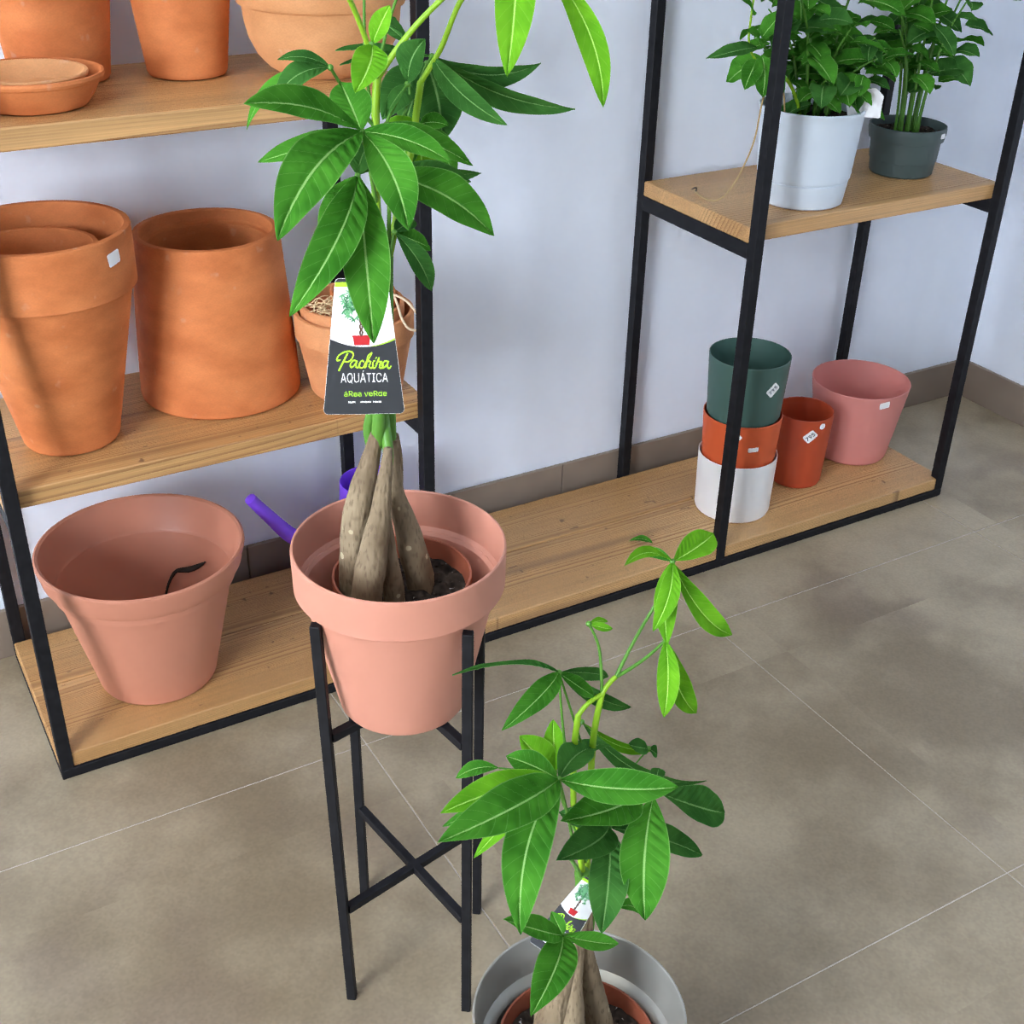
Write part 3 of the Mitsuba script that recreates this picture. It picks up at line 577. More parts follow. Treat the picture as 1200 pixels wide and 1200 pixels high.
# ------------------------------------------------------------------ the two braided money trees
LEAVES1 = [
  [
    [0.4568, 1.05, 1.2188, 0.3336, 1.0, 1.265, 0.483, -0.602, 0.636, 0.0357, 0.07, -0.03, 1],
    [0.4568, 1.05, 1.2188, 0.3614, 1.06, 1.2001, -0.21, -0.677, 0.706, 0.0237, 0.05, 0.02, 1],
    [0.4568, 1.05, 1.2188, 0.3421, 0.97, 1.1591, -0.063, -0.537, 0.841, 0.051, 0.1, -0.05, 1],
    [0.4568, 1.05, 1.2188, 0.4595, 1.1, 1.2518, -0.284, -0.518, 0.807, 0.0389, 0.05, 0.0, 1],
    [0.4568, 1.05, 1.2188, 0.4629, 0.97, 1.1505, -0.294, -0.634, 0.716, 0.0401, 0.1, 0.06, 1],
    [0.4568, 1.05, 1.2188, 0.5218, 1.0, 1.1953, -0.274, -0.677, 0.683, 0.0262, 0.08, 0.04, 1],
    [0.4568, 1.05, 1.2188, 0.5644, 1.04, 1.1781, 0.154, -0.785, 0.601, 0.0286, 0.06, 0.05, 1],
  ],
  [
    [0.4638, 1.08, 1.1706, 0.4124, 1.05, 1.1207, -0.289, -0.659, 0.694, 0.0372, 0.08, 0.03, 1],
    [0.4638, 1.08, 1.1706, 0.3583, 1.0, 1.0783, -0.21, -0.607, 0.766, 0.0419, 0.12, 0.08, 1],
    [0.4638, 1.08, 1.1706, 0.4299, 0.98, 1.0459, -0.298, -0.703, 0.645, 0.0456, 0.1, 0.0, 1],
    [0.4638, 1.08, 1.1706, 0.502, 1.13, 1.1865, 0.01, -0.311, 0.95, 0.0282, 0.05, 0.04, 0],
    [0.4638, 1.08, 1.1706, 0.5236, 1.15, 1.1746, 0.178, -0.207, 0.962, 0.0263, 0.05, -0.05, 0],
  ],
  [
    [0.5136, 1.12, 1.1552, 0.5998, 1.06, 1.0992, -0.139, -0.775, 0.616, 0.0469, 0.08, 0.06, 1],
    [0.5136, 1.12, 1.1552, 0.5951, 1.1, 1.1435, -0.076, -0.716, 0.694, 0.0263, 0.05, 0.04, 0],
    [0.5136, 1.12, 1.1552, 0.6343, 1.15, 1.1348, 0.169, -0.921, -0.352, 0.0191, 0.05, 0.02, 0],
  ],
  [
    [0.5276, 1.14, 1.0898, 0.5596, 1.12, 1.0276, -0.043, -0.957, 0.286, 0.0248, 0.08, 0.05, 0],
    [0.5276, 1.14, 1.0898, 0.5832, 1.17, 1.056, 0.63, -0.489, 0.604, 0.0263, 0.05, -0.05, 1],
    [0.5276, 1.14, 1.0898, 0.5607, 1.16, 1.092, 0.191, -0.414, 0.89, 0.0212, 0.05, 0.0, 0],
  ],
  [
    [0.4502, 1.1, 1.2653, 0.4007, 1.1, 1.2758, 0.135, -0.759, 0.637, 0.0129, 0.08, -0.08, 0],
    [0.4502, 1.1, 1.2653, 0.3956, 1.1, 1.2418, -0.286, -0.69, 0.665, 0.023, 0.12, -0.1, 0],
    [0.4502, 1.1, 1.2653, 0.4365, 1.16, 1.2244, -0.917, 0.06, 0.395, 0.019, 0.1, -0.06, 1],
    [0.4502, 1.1, 1.2653, 0.3806, 1.14, 1.2083, -0.693, -0.561, 0.452, 0.0147, 0.15, -0.1, 1],
  ],
  [
    [0.4742, 1.06, 1.29, 0.4878, 1.05, 1.3229, -0.731, -0.676, 0.097, 0.0193, 0.05, 0.0, 2],
    [0.4742, 1.06, 1.29, 0.4389, 1.02, 1.2597, -0.141, -0.517, 0.845, 0.0315, 0.1, 0.08, 2],
  ],
  [
    [0.5273, 1.1, 1.2445, 0.5309, 1.07, 1.2887, -0.905, -0.382, -0.186, 0.0314, 0.05, 0.08, 0],
    [0.5273, 1.1, 1.2445, 0.5219, 1.14, 1.2068, -0.991, -0.007, 0.136, 0.0174, 0.04, 0.0, 0],
  ],
  [
    [0.5618, 1.17, 1.2671, 0.5247, 1.14, 1.2922, 0.718, -0.423, 0.554, 0.0219, 0.05, -0.05, 0],
    [0.5618, 1.17, 1.2671, 0.5415, 1.2, 1.2875, -0.326, -0.674, 0.663, 0.0158, 0.05, 0, 0],
  ],
  [
    [0.5728, 1.14, 1.2586, 0.6729, 1.1, 1.2515, -0.355, -0.805, -0.475, 0.0301, 0.1, -0.09, 0],
    [0.5728, 1.14, 1.2586, 0.7025, 1.08, 1.2085, -0.516, -0.694, -0.503, 0.0303, 0.07, -0.04, 0],
    [0.5728, 1.14, 1.2586, 0.6074, 1.05, 1.2087, -0.814, -0.488, 0.314, 0.0246, 0.08, -0.05, 0],
    [0.5728, 1.14, 1.2586, 0.4974, 1.2, 1.2595, 0.265, 0.319, 0.91, 0.0233, 0.03, 0.03, 0],
    [0.5728, 1.14, 1.2586, 0.4845, 1.16, 1.2541, 0.04, 0.386, 0.922, 0.023, 0.03, 0.05, 0],
  ],
  [
    [0.597, 1.2, 1.2397, 0.5935, 1.16, 1.1689, -0.353, -0.807, 0.474, 0.0546, 0.05, 0.05, 0],
    [0.597, 1.2, 1.2397, 0.5363, 1.18, 1.1935, -0.304, -0.661, 0.686, 0.0405, 0.05, -0.04, 0],
    [0.597, 1.2, 1.2397, 0.5741, 1.21, 1.1745, -0.671, -0.731, 0.124, 0.037, 0.05, 0, 0],
  ],
  [
    [0.5715, 1.17, 1.187, 0.5963, 1.15, 1.188, -0.469, -0.548, 0.693, 0.0206, 0.05, 0.08, 1],
    [0.5715, 1.17, 1.187, 0.603, 1.15, 1.1306, -0.084, -0.953, 0.291, 0.0282, 0.05, 0.08, 1],
    [0.5715, 1.17, 1.187, 0.5232, 1.16, 1.1891, 0.164, -0.635, 0.755, 0.0298, 0.05, 0.1, 2],
    [0.5715, 1.17, 1.187, 0.587, 1.19, 1.1132, -0.301, -0.902, -0.308, 0.0363, 0.05, 0, 2],
    [0.5715, 1.17, 1.187, 0.5525, 1.19, 1.1329, -0.798, -0.6, 0.058, 0.0344, 0.05, 0, 1],
  ],
  [
    [0.6054, 1.04, 1.3914, 0.5767, 1.0, 1.2652, -0.478, -0.8, 0.362, 0.0369, 0.1, 0.03, 2],
    [0.6507, 1.06, 1.3459, 0.6955, 1.02, 1.2232, -0.632, -0.774, 0.022, 0.0272, 0.12, 0.12, 2],
    [0.6658, 1.08, 1.3428, 0.7128, 1.06, 1.2698, -0.679, -0.691, -0.248, 0.0179, 0.1, 0.1, 2],
    [0.6054, 1.04, 1.3914, 0.5901, 1.08, 1.3813, -0.78, -0.145, 0.609, 0.0301, 0.1, 0, 2],
  ],
]
LEAVES2 = [
  [
    [0.504, 0.75, 0.6702, 0.3489, 0.7, 0.7072, 0.308, -0.282, 0.909, 0.0475, 0.08, 0.05, 1],
    [0.504, 0.75, 0.6702, 0.3718, 0.74, 0.6962, 0.206, -0.411, 0.888, 0.0339, 0.06, -0.02, 2],
    [0.504, 0.75, 0.6702, 0.3936, 0.78, 0.6344, -0.376, -0.368, 0.851, 0.0205, 0.05, 0.0, 1],
    [0.504, 0.75, 0.6702, 0.4109, 0.66, 0.5971, -0.282, -0.412, 0.866, 0.0458, 0.14, -0.08, 1],
    [0.504, 0.75, 0.6702, 0.4683, 0.79, 0.6831, -0.206, -0.463, 0.862, 0.0276, 0.05, -0.02, 1],
    [0.504, 0.75, 0.6702, 0.5928, 0.68, 0.6779, -0.342, -0.337, 0.877, 0.0378, 0.07, -0.07, 1],
    [0.504, 0.75, 0.6702, 0.5743, 0.8, 0.6416, 0.383, -0.01, 0.924, 0.0338, 0.05, 0.04, 0],
    [0.504, 0.75, 0.6702, 0.6301, 0.84, 0.5897, 0.517, 0.04, 0.855, 0.0209, 0.05, 0.05, 0],
    [0.504, 0.75, 0.6702, 0.417, 0.76, 0.5991, -0.609, -0.389, 0.691, 0.019, 0.05, -0.02, 2],
  ],
  [
    [0.5319, 0.8, 0.6266, 0.54, 0.82, 0.6777, -0.457, -0.802, 0.385, 0.0237, 0.05, 0.0, 2],
    [0.5319, 0.8, 0.6266, 0.5013, 0.82, 0.6724, 0.129, -0.874, 0.468, 0.036, 0.05, 0.03, 2],
    [0.4726, 0.81, 0.6501, 0.4293, 0.82, 0.6477, -0.15, -0.437, 0.887, 0.0162, 0.05, -0.1, 1],
  ],
  [
    [0.5762, 0.76, 0.5646, 0.5169, 0.68, 0.5195, -0.25, -0.328, 0.911, 0.0417, 0.1, 0.03, 0],
    [0.5762, 0.76, 0.5646, 0.7092, 0.76, 0.4581, 0.518, -0.561, 0.646, 0.0343, 0.05, 0.0, 0],
    [0.5762, 0.76, 0.5646, 0.4858, 0.72, 0.5988, 0.407, -0.151, 0.901, 0.0408, 0.08, 0.08, 0],
    [0.5762, 0.76, 0.5646, 0.5398, 0.8, 0.5678, -0.297, -0.342, 0.892, 0.0243, 0.04, 0, 0],
  ],
  [
    [0.6099, 0.76, 0.5954, 0.4984, 0.735, 0.6313, 0.354, -0.311, 0.882, 0.0476, 0.09, 0.08, 1],
    [0.6221, 0.75, 0.5958, 0.5616, 0.67, 0.523, -0.371, -0.456, 0.809, 0.0522, 0.1, -0.04, 1],
    [0.6451, 0.77, 0.5736, 0.7333, 0.76, 0.5117, 0.407, -0.611, 0.679, 0.0468, 0.07, -0.06, 0],
    [0.6642, 0.8, 0.5527, 0.6833, 0.82, 0.5506, 0.081, 0.027, 0.996, 0.0175, 0.05, 0, 0],
  ],
  [
    [0.4991, 0.72, 0.4864, 0.4164, 0.7, 0.5753, 0.711, -0.415, 0.568, 0.0277, 0.06, 0.05, 1],
    [0.4991, 0.72, 0.4864, 0.4965, 0.74, 0.5028, -0.213, -0.636, 0.741, 0.0158, 0.05, 0.0, 1],
    [0.4991, 0.72, 0.4864, 0.5471, 0.69, 0.4773, -0.099, -0.43, 0.897, 0.0202, 0.06, -0.05, 1],
    [0.4991, 0.72, 0.4864, 0.4127, 0.64, 0.5074, 0.202, 0.038, 0.979, 0.0397, 0.1, 0.05, 1],
    [0.5969, 0.76, 0.434, 0.6396, 0.77, 0.3901, 0.702, -0.394, 0.594, 0.0177, 0.06, 0.08, 1],
  ],
  [
    [0.6727, 0.82, 0.8265, 0.739, 0.84, 0.8293, 0.065, -0.345, 0.936, 0.0322, 0.06, -0.05, 2],
    [0.6727, 0.82, 0.8265, 0.5843, 0.78, 0.8717, 0.526, -0.243, 0.815, 0.0152, 0.06, -0.08, 2],
    [0.6727, 0.82, 0.8265, 0.6537, 0.86, 0.8198, -0.55, -0.123, 0.826, 0.0127, 0.05, -0.08, 1],
    [0.6727, 0.82, 0.8265, 0.6245, 0.78, 0.7832, -0.366, -0.444, 0.818, 0.0215, 0.08, 0.08, 2],
    [0.6727, 0.82, 0.8265, 0.6442, 0.78, 0.7598, -0.5, -0.632, 0.592, 0.0245, 0.08, -0.05, 2],
    [0.6727, 0.82, 0.8265, 0.737, 0.79, 0.7335, 0.076, -0.932, 0.354, 0.0266, 0.1, -0.13, 2],
  ],
  [
    [0.6579, 0.8, 0.7482, 0.6413, 0.77, 0.6761, -0.535, -0.73, 0.426, 0.0239, 0.08, 0.04, 2],
    [0.6579, 0.8, 0.7482, 0.7015, 0.79, 0.6432, -0.006, -0.996, 0.092, 0.0271, 0.08, -0.09, 2],
  ],
  [
    [0.531, 0.8, 0.7542, 0.4052, 0.78, 0.8118, 0.248, 0.609, 0.753, 0.022, 0.06, 0.06, 0],
    [0.531, 0.8, 0.7542, 0.4336, 0.74, 0.7668, 0.23, -0.173, 0.958, 0.0252, 0.08, 0.05, 1],
    [0.531, 0.8, 0.7542, 0.6197, 0.84, 0.6883, 0.411, -0.912, -0.001, 0.0154, 0.04, 0.03, 0],
    [0.531, 0.8, 0.7542, 0.6534, 0.84, 0.634, 0.155, -0.974, -0.167, 0.0174, 0.05, -0.02, 0],
    [0.531, 0.8, 0.7542, 0.5752, 0.8, 0.7079, 0.484, -0.744, 0.461, 0.0178, 0.05, -0.04, 1],
  ],
  [
    [0.5764, 0.82, 0.7834, 0.5983, 0.81, 0.7761, -0.015, -0.612, 0.791, 0.0096, 0.06, -0.06, 2],
    [0.5764, 0.82, 0.7834, 0.6134, 0.84, 0.7613, 0.57, -0.163, 0.805, 0.009, 0.05, 0, 2],
  ],
  [
    [0.6038, 0.86, 0.619, 0.7746, 0.84, 0.475, -0.262, -0.948, -0.18, 0.0212, 0.08, -0.07, 0],
    [0.6038, 0.86, 0.619, 0.7276, 0.88, 0.5141, 0.07, -0.992, -0.106, 0.0135, 0.06, -0.05, 2],
  ],
  [
    [0.6986, 0.86, 0.5418, 0.6687, 0.86, 0.5606, 0.443, -0.557, 0.702, 0.0206, 0.04, 0.05, 0],
    [0.6986, 0.86, 0.5418, 0.712, 0.86, 0.5271, 0.507, -0.726, 0.464, 0.0157, 0.04, 0.0, 0],
  ],
]
STEMS1 = [
  ['stem', [[0.5104, 1.14, 1.0395, 0.00492], [0.5086, 1.14, 1.1207, 0.00451], [0.5065, 1.13, 1.2112, 0.0041], [0.5096, 1.13, 1.245, 0.0041]]],
  ['stem', [[0.5096, 1.13, 1.245, 0.00328], [0.4959, 1.12, 1.28, 0.00262], [0.4684, 1.1, 1.3283, 0.00246]]],
  ['stem', [[0.5096, 1.13, 1.245, 0.00344], [0.5352, 1.12, 1.281, 0.00295], [0.5693, 1.09, 1.3257, 0.00262], [0.6026, 1.04, 1.3656, 0.00246]]],
  ['stem', [[0.5256, 1.15, 1.0616, 0.0041], [0.55, 1.16, 1.1364, 0.0041], [0.5627, 1.16, 1.1867, 0.00369], [0.5653, 1.15, 1.2333, 0.00369]]],
  ['stem', [[0.5653, 1.15, 1.2333, 0.00287], [0.5761, 1.13, 1.2648, 0.00271], [0.5897, 1.1, 1.3204, 0.00246], [0.6507, 1.06, 1.3459, 0.00205]]],
  ['petiole', [[0.5086, 1.14, 1.1207, 0.00246], [0.4844, 1.1, 1.176, 0.00205], [0.4568, 1.05, 1.2188, 0.0018]]],
  ['petiole', [[0.5152, 1.14, 1.0663, 0.00246], [0.4898, 1.11, 1.1314, 0.00205], [0.4638, 1.08, 1.1706, 0.0018]]],
  ['petiole', [[0.5256, 1.15, 1.0616, 0.00246], [0.5227, 1.14, 1.1188, 0.00205], [0.5136, 1.12, 1.1552, 0.00164]]],
  ['petiole', [[0.5208, 1.15, 1.0344, 0.00164], [0.5243, 1.145, 1.0633, 0.00164], [0.5276, 1.14, 1.0898, 0.00148]]],
  ['petiole', [[0.5061, 1.13, 1.1991, 0.00197], [0.4717, 1.12, 1.2401, 0.00164], [0.4502, 1.1, 1.2653, 0.00148]]],
  ['petiole', [[0.5096, 1.13, 1.245, 0.00164], [0.4932, 1.1, 1.2671, 0.00164], [0.4742, 1.06, 1.29, 0.00131]]],
  ['petiole', [[0.5157, 1.14, 1.1877, 0.00164], [0.522, 1.12, 1.2198, 0.00148], [0.5273, 1.1, 1.2445, 0.00131]]],
  ['petiole', [[0.5286, 1.15, 1.1841, 0.00164], [0.5674, 1.18, 1.2158, 0.00148], [0.5618, 1.17, 1.2671, 0.00131]]],
  ['petiole', [[0.5627, 1.16, 1.1867, 0.00164], [0.5692, 1.16, 1.2278, 0.00148], [0.5728, 1.14, 1.2586, 0.00131]]],
  ['petiole', [[0.561, 1.17, 1.1501, 0.00164], [0.5835, 1.19, 1.1953, 0.00148], [0.597, 1.2, 1.2397, 0.00131]]],
  ['petiole', [[0.5538, 1.16, 1.1359, 0.00164], [0.567, 1.17, 1.1582, 0.00148], [0.5715, 1.17, 1.187, 0.00131]]],
  ['petiole', [[0.5148, 1.14, 1.1878, 0.00164], [0.498, 1.13, 1.263, 0.00148], [0.4956, 1.12, 1.3314, 0.00131]]],
  ['petiole', [[0.5096, 1.13, 1.245, 0.00164], [0.5152, 1.12, 1.2862, 0.00148], [0.5225, 1.1, 1.329, 0.00131]]],
]
STEMS2 = [
  ['stem', [[0.5732, 0.79, 0.4495, 0.00369], [0.5633, 0.79, 0.5062, 0.00344], [0.5573, 0.8, 0.5742, 0.00328], [0.5542, 0.8, 0.6512, 0.00344], [0.557, 0.8, 0.6911, 0.00328]]],
  ['stem', [[0.557, 0.8, 0.6911, 0.00262], [0.5704, 0.8, 0.7032, 0.00246], [0.5854, 0.8, 0.7072, 0.00246]]],
  ['stem', [[0.5828, 0.8, 0.4349, 0.00369], [0.5858, 0.81, 0.5279, 0.00361], [0.584, 0.81, 0.6252, 0.00361], [0.5835, 0.8, 0.7058, 0.00328]]],
  ['stem', [[0.5835, 0.8, 0.7058, 0.00279], [0.5899, 0.8, 0.7163, 0.00262], [0.5996, 0.8, 0.7234, 0.00246]]],
  ['petiole', [[0.5996, 0.8, 0.7234, 0.00213], [0.6232, 0.81, 0.7465, 0.0018], [0.6519, 0.82, 0.7724, 0.00164], [0.6727, 0.82, 0.8265, 0.00148]]],
  ['petiole', [[0.5996, 0.8, 0.7234, 0.00213], [0.628, 0.8, 0.7312, 0.0018], [0.6579, 0.8, 0.7482, 0.00148]]],
  ['petiole', [[0.5835, 0.8, 0.7058, 0.0018], [0.5849, 0.81, 0.7517, 0.00156], [0.5764, 0.82, 0.7834, 0.00123]]],
  ['petiole', [[0.5457, 0.8, 0.6378, 0.00148], [0.5346, 0.8, 0.7193, 0.00123], [0.531, 0.8, 0.7542, 0.00115]]],
  ['petiole', [[0.5732, 0.81, 0.6297, 0.00131], [0.5461, 0.805, 0.7113, 0.00123], [0.531, 0.8, 0.7542, 0.00115]]],
  ['petiole', [[0.5566, 0.79, 0.5095, 0.0018], [0.5287, 0.77, 0.6008, 0.00164], [0.504, 0.75, 0.6702, 0.00148]]],
  ['petiole', [[0.5622, 0.79, 0.5255, 0.0018], [0.5444, 0.8, 0.5801, 0.00164], [0.5319, 0.8, 0.6266, 0.00148]]],
  ['petiole', [[0.5708, 0.79, 0.4897, 0.0018], [0.5734, 0.775, 0.5333, 0.00164], [0.5762, 0.76, 0.5646, 0.00148]]],
  ['petiole', [[0.5797, 0.8, 0.5207, 0.00164], [0.5958, 0.78, 0.5672, 0.00148], [0.6099, 0.76, 0.5954, 0.00131], [0.6221, 0.75, 0.5958, 0.00115], [0.6451, 0.77, 0.5736, 0.00098], [0.6642, 0.8, 0.5527, 0.00082]]],
  ['petiole', [[0.5665, 0.79, 0.4686, 0.00246], [0.5295, 0.76, 0.544, 0.00213], [0.5136, 0.75, 0.5729, 0.00164]]],
  ['petiole', [[0.5795, 0.79, 0.4194, 0.00164], [0.5411, 0.75, 0.4467, 0.00148], [0.4991, 0.72, 0.4864, 0.00131]]],
  ['petiole', [[0.5534, 0.8, 0.6458, 0.00131], [0.5772, 0.83, 0.6359, 0.00115], [0.6038, 0.86, 0.619, 0.00098]]],
  ['petiole', [[0.5842, 0.81, 0.5535, 0.00115], [0.6633, 0.85, 0.5291, 0.00098], [0.6986, 0.86, 0.5418, 0.00082]]],
  ['petiole', [[0.5787, 0.79, 0.4333, 0.00131], [0.582, 0.77, 0.4375, 0.00115], [0.5969, 0.76, 0.434, 0.00098]]],
  ['petiole', [[0.5319, 0.8, 0.6266, 0.00115], [0.5044, 0.805, 0.6369, 0.00098], [0.4726, 0.81, 0.6501, 0.00082]]],
]
TRUNKS1 = [
  [[0.4706, 1.165, 0.6399, 0.0144], [0.4722, 1.16, 0.6971, 0.0166], [0.4771, 1.155, 0.7569, 0.0162], [0.4877, 1.15, 0.8071, 0.0135], [0.4971, 1.147, 0.8411, 0.0095], [0.5012, 1.145, 0.8625, 0.0066]],
  [[0.4704, 1.12, 0.6672, 0.0179], [0.4753, 1.118, 0.7025, 0.0182], [0.4853, 1.12, 0.7447, 0.0155], [0.4918, 1.12, 0.7768, 0.012], [0.4994, 1.122, 0.8179, 0.0081], [0.5084, 1.13, 0.8495, 0.0052]],
  [[0.5119, 1.135, 0.6446, 0.0133], [0.5065, 1.13, 0.6918, 0.011], [0.5035, 1.13, 0.734, 0.0084], [0.503, 1.135, 0.7772, 0.0054]],
  [[0.5521, 1.145, 0.6456, 0.0171], [0.5439, 1.145, 0.69, 0.0168], [0.5341, 1.148, 0.7387, 0.014], [0.5242, 1.15, 0.7808, 0.0108], [0.5242, 1.155, 0.812, 0.0083], [0.5273, 1.155, 0.8442, 0.0053]],
  [[0.5356, 1.17, 0.7734, 0.007], [0.5377, 1.17, 0.807, 0.0059], [0.5331, 1.165, 0.8437, 0.0044]],
]
GREENS1 = [
  [[0.4927, 1.148, 0.8233, 0.0077], [0.502, 1.145, 0.8548, 0.0071], [0.503, 1.14, 0.8885, 0.0066], [0.5104, 1.14, 1.0395, 0.0053]],
  [[0.4981, 1.122, 0.8117, 0.0057], [0.508, 1.13, 0.8389, 0.0059], [0.5137, 1.15, 0.8869, 0.0057], [0.5188, 1.15, 1.0348, 0.0049]],
  [[0.5253, 1.155, 0.8117, 0.0059], [0.5245, 1.157, 0.8601, 0.0058], [0.5256, 1.15, 1.0616, 0.0044]],
  [[0.5046, 1.165, 0.8232, 0.0049], [0.5007, 1.165, 0.8568, 0.0062], [0.5037, 1.16, 0.8848, 0.0062], [0.5126, 1.15, 1.0264, 0.0045]],
]
TRUNKS2 = [
  [[0.5136, 0.775, 0.2276, 0.0167], [0.5329, 0.78, 0.2802, 0.0166], [0.5462, 0.783, 0.3271, 0.0125], [0.559, 0.785, 0.3671, 0.0091], [0.5687, 0.79, 0.4117, 0.0071]],
  [[0.5497, 0.765, 0.2186, 0.0179], [0.5522, 0.772, 0.2771, 0.0156], [0.5582, 0.78, 0.3232, 0.0106], [0.5656, 0.785, 0.3703, 0.0081], [0.5725, 0.79, 0.4232, 0.0061]],
  [[0.616, 0.785, 0.1423, 0.0179], [0.6015, 0.787, 0.2291, 0.0153], [0.588, 0.79, 0.3019, 0.0114], [0.5787, 0.79, 0.3577, 0.0087], [0.5794, 0.793, 0.4166, 0.0062]],
  [[0.5427, 0.81, 0.2628, 0.013], [0.5657, 0.805, 0.3282, 0.0118], [0.5751, 0.8, 0.412, 0.0086]],
]
GREENS2 = [
  [[0.5617, 0.785, 0.4001, 0.0094], [0.5703, 0.788, 0.4397, 0.0094], [0.5672, 0.79, 0.4761, 0.0083]],
  [[0.5858, 0.795, 0.3697, 0.0077], [0.5892, 0.8, 0.4045, 0.0067], [0.5824, 0.8, 0.4418, 0.0047]],
]


def money_tree(label, leaves, stems, trunks, greens, soil_z):
    mt = thing('money_tree', label, 'plant')
    for i, t in enumerate(trunks):
        P = [r[:3] for r in t]; R_ = [r[3] for r in t]
        if P[0][2] > soil_z - 0.005 and R_[0] > 0.0105:
            pass
            base = np.array([P[0][0], P[0][1], soil_z - 0.010])
            P = [base.tolist()] + P; R_ = [R_[0]*1.04] + R_
        put(mt, 'trunk', tubem(P, R_, n=28, sub=12, bumpy=0.10, seed=i), 'bark', smooth=50)
    for i, t in enumerate(greens):
        put(mt, 'green_trunk', tubem([r[:3] for r in t], [t[0][3]*0.72] + [r[3]*1.02 for r in t[1:]], n=20, sub=10, bumpy=0.05, seed=i+9), 'green_stem', smooth=50, label='smooth green upper trunk')
    for nm, pts in stems:
        put(mt, nm, tubem([p[:3] for p in pts], [p[3] for p in pts], n=9, sub=6), 'lime_stem' if nm == 'stem' else 'green_stem', smooth=True)
    for lf in leaves:
        hub = lf[0][:3]
        s = trimesh.creation.icosphere(2, 0.0030); s.apply_translation(hub)
        lk = put(mt, 'leaf', s, 'green_stem', smooth=True)
        for L in lf:
            m, uv = leaf_mesh(L[:3], L[3:6], L[6:9], L[9], L[10], L[11])
            put(lk, 'leaflet', m, LEAFM[L[12]], smooth=True, uv=uv)
    return mt
mt1 = money_tree('tall money tree with bare swollen braided trunks growing from the planter on the stand', LEAVES1, STEMS1, TRUNKS1, GREENS1, 0.643)
mt2 = money_tree('smaller money tree with light green shoots in the grey planter on the floor', LEAVES2, STEMS2, TRUNKS2, GREENS2, 0.172)

# ------------------------------------------------------------------ plant tags
def bez(pts, n=14):
    """A smooth line through points."""
    from scipy.interpolate import CubicSpline
    P = np.array(pts, float)
    t = np.r_[0, np.cumsum(np.linalg.norm(np.diff(P, axis=0), axis=1))]
    return CubicSpline(t, P)(np.linspace(0, t[-1], n*len(P)))
def script_word():
    """The tag's handwritten title, as pen strokes in units where a small letter is 1 tall."""
    S = []
    P_ = [(0.15, -0.35), (0.5, 0.6), (0.95, 1.75)]; S.append((P_, 0.14))
    S.append(([(0.05, 0.95), (-0.35, 0.95), (-0.30, 1.35), (0.25, 1.85), (1.05, 2.10), (1.75, 1.80), (1.70, 1.20), (1.15, 0.75), (0.70, 0.80)], 0.115))
    S.append(([(2.35, 0.85), (1.95, 0.95), (1.60, 0.45), (1.75, 0.05), (2.10, 0.25), (2.42, 0.85), (2.38, 0.30), (2.55, 0.03), (2.90, 0.35)], 0.11))
    S.append(([(3.35, 0.80), (3.15, 0.95), (2.85, 0.60), (2.85, 0.15), (3.15, 0.0), (3.55, 0.35)], 0.11))
    S.append(([(3.60, 0.60), (4.15, 1.50), (4.25, 1.95), (4.02, 1.80), (3.80, 0.90), (3.68, 0.02)], 0.10))
    S.append(([(3.75, 0.40), (4.10, 0.90), (4.32, 0.80), (4.22, 0.25), (4.40, 0.02), (4.75, 0.40)], 0.11))
    S.append(([(4.85, 0.95), (4.72, 0.30), (4.90, 0.02), (5.20, 0.40)], 0.11)); S.append(([(4.97, 1.28), (5.02, 1.36)], 0.10))
    S.append(([(5.15, 0.30), (5.38, 1.02), (5.48, 0.84), (5.78, 0.86), (5.66, 0.30), (5.80, 0.04), (6.15, 0.45)], 0.11))
    S.append(([(6.72, 0.85), (6.32, 0.95), (6.00, 0.45), (6.15, 0.05), (6.48, 0.25), (6.78, 0.90), (6.76, 0.30), (6.95, 0.03), (7.25, 0.30)], 0.11))
    return unary_union([LineString(bez(p)).buffer(w, quad_segs=4) for p, w in S]).simplify(0.015)
def flat_text(txt, h, bold=False, sx=1.0):
    m = meshkit.text_mesh(txt, h, 0.0002, bold)
    m.apply_scale((sx, 1, 1)); m.apply_translation((-(m.bounds[0][0]+m.bounds[1][0])/2, 0, 0))
    return m
def ext(g, d=0.0002):
    return cat_([trimesh.creation.extrude_polygon(q, d, engine='earcut') for q in getattr(g, 'geoms', [g]) if q.area > 0])
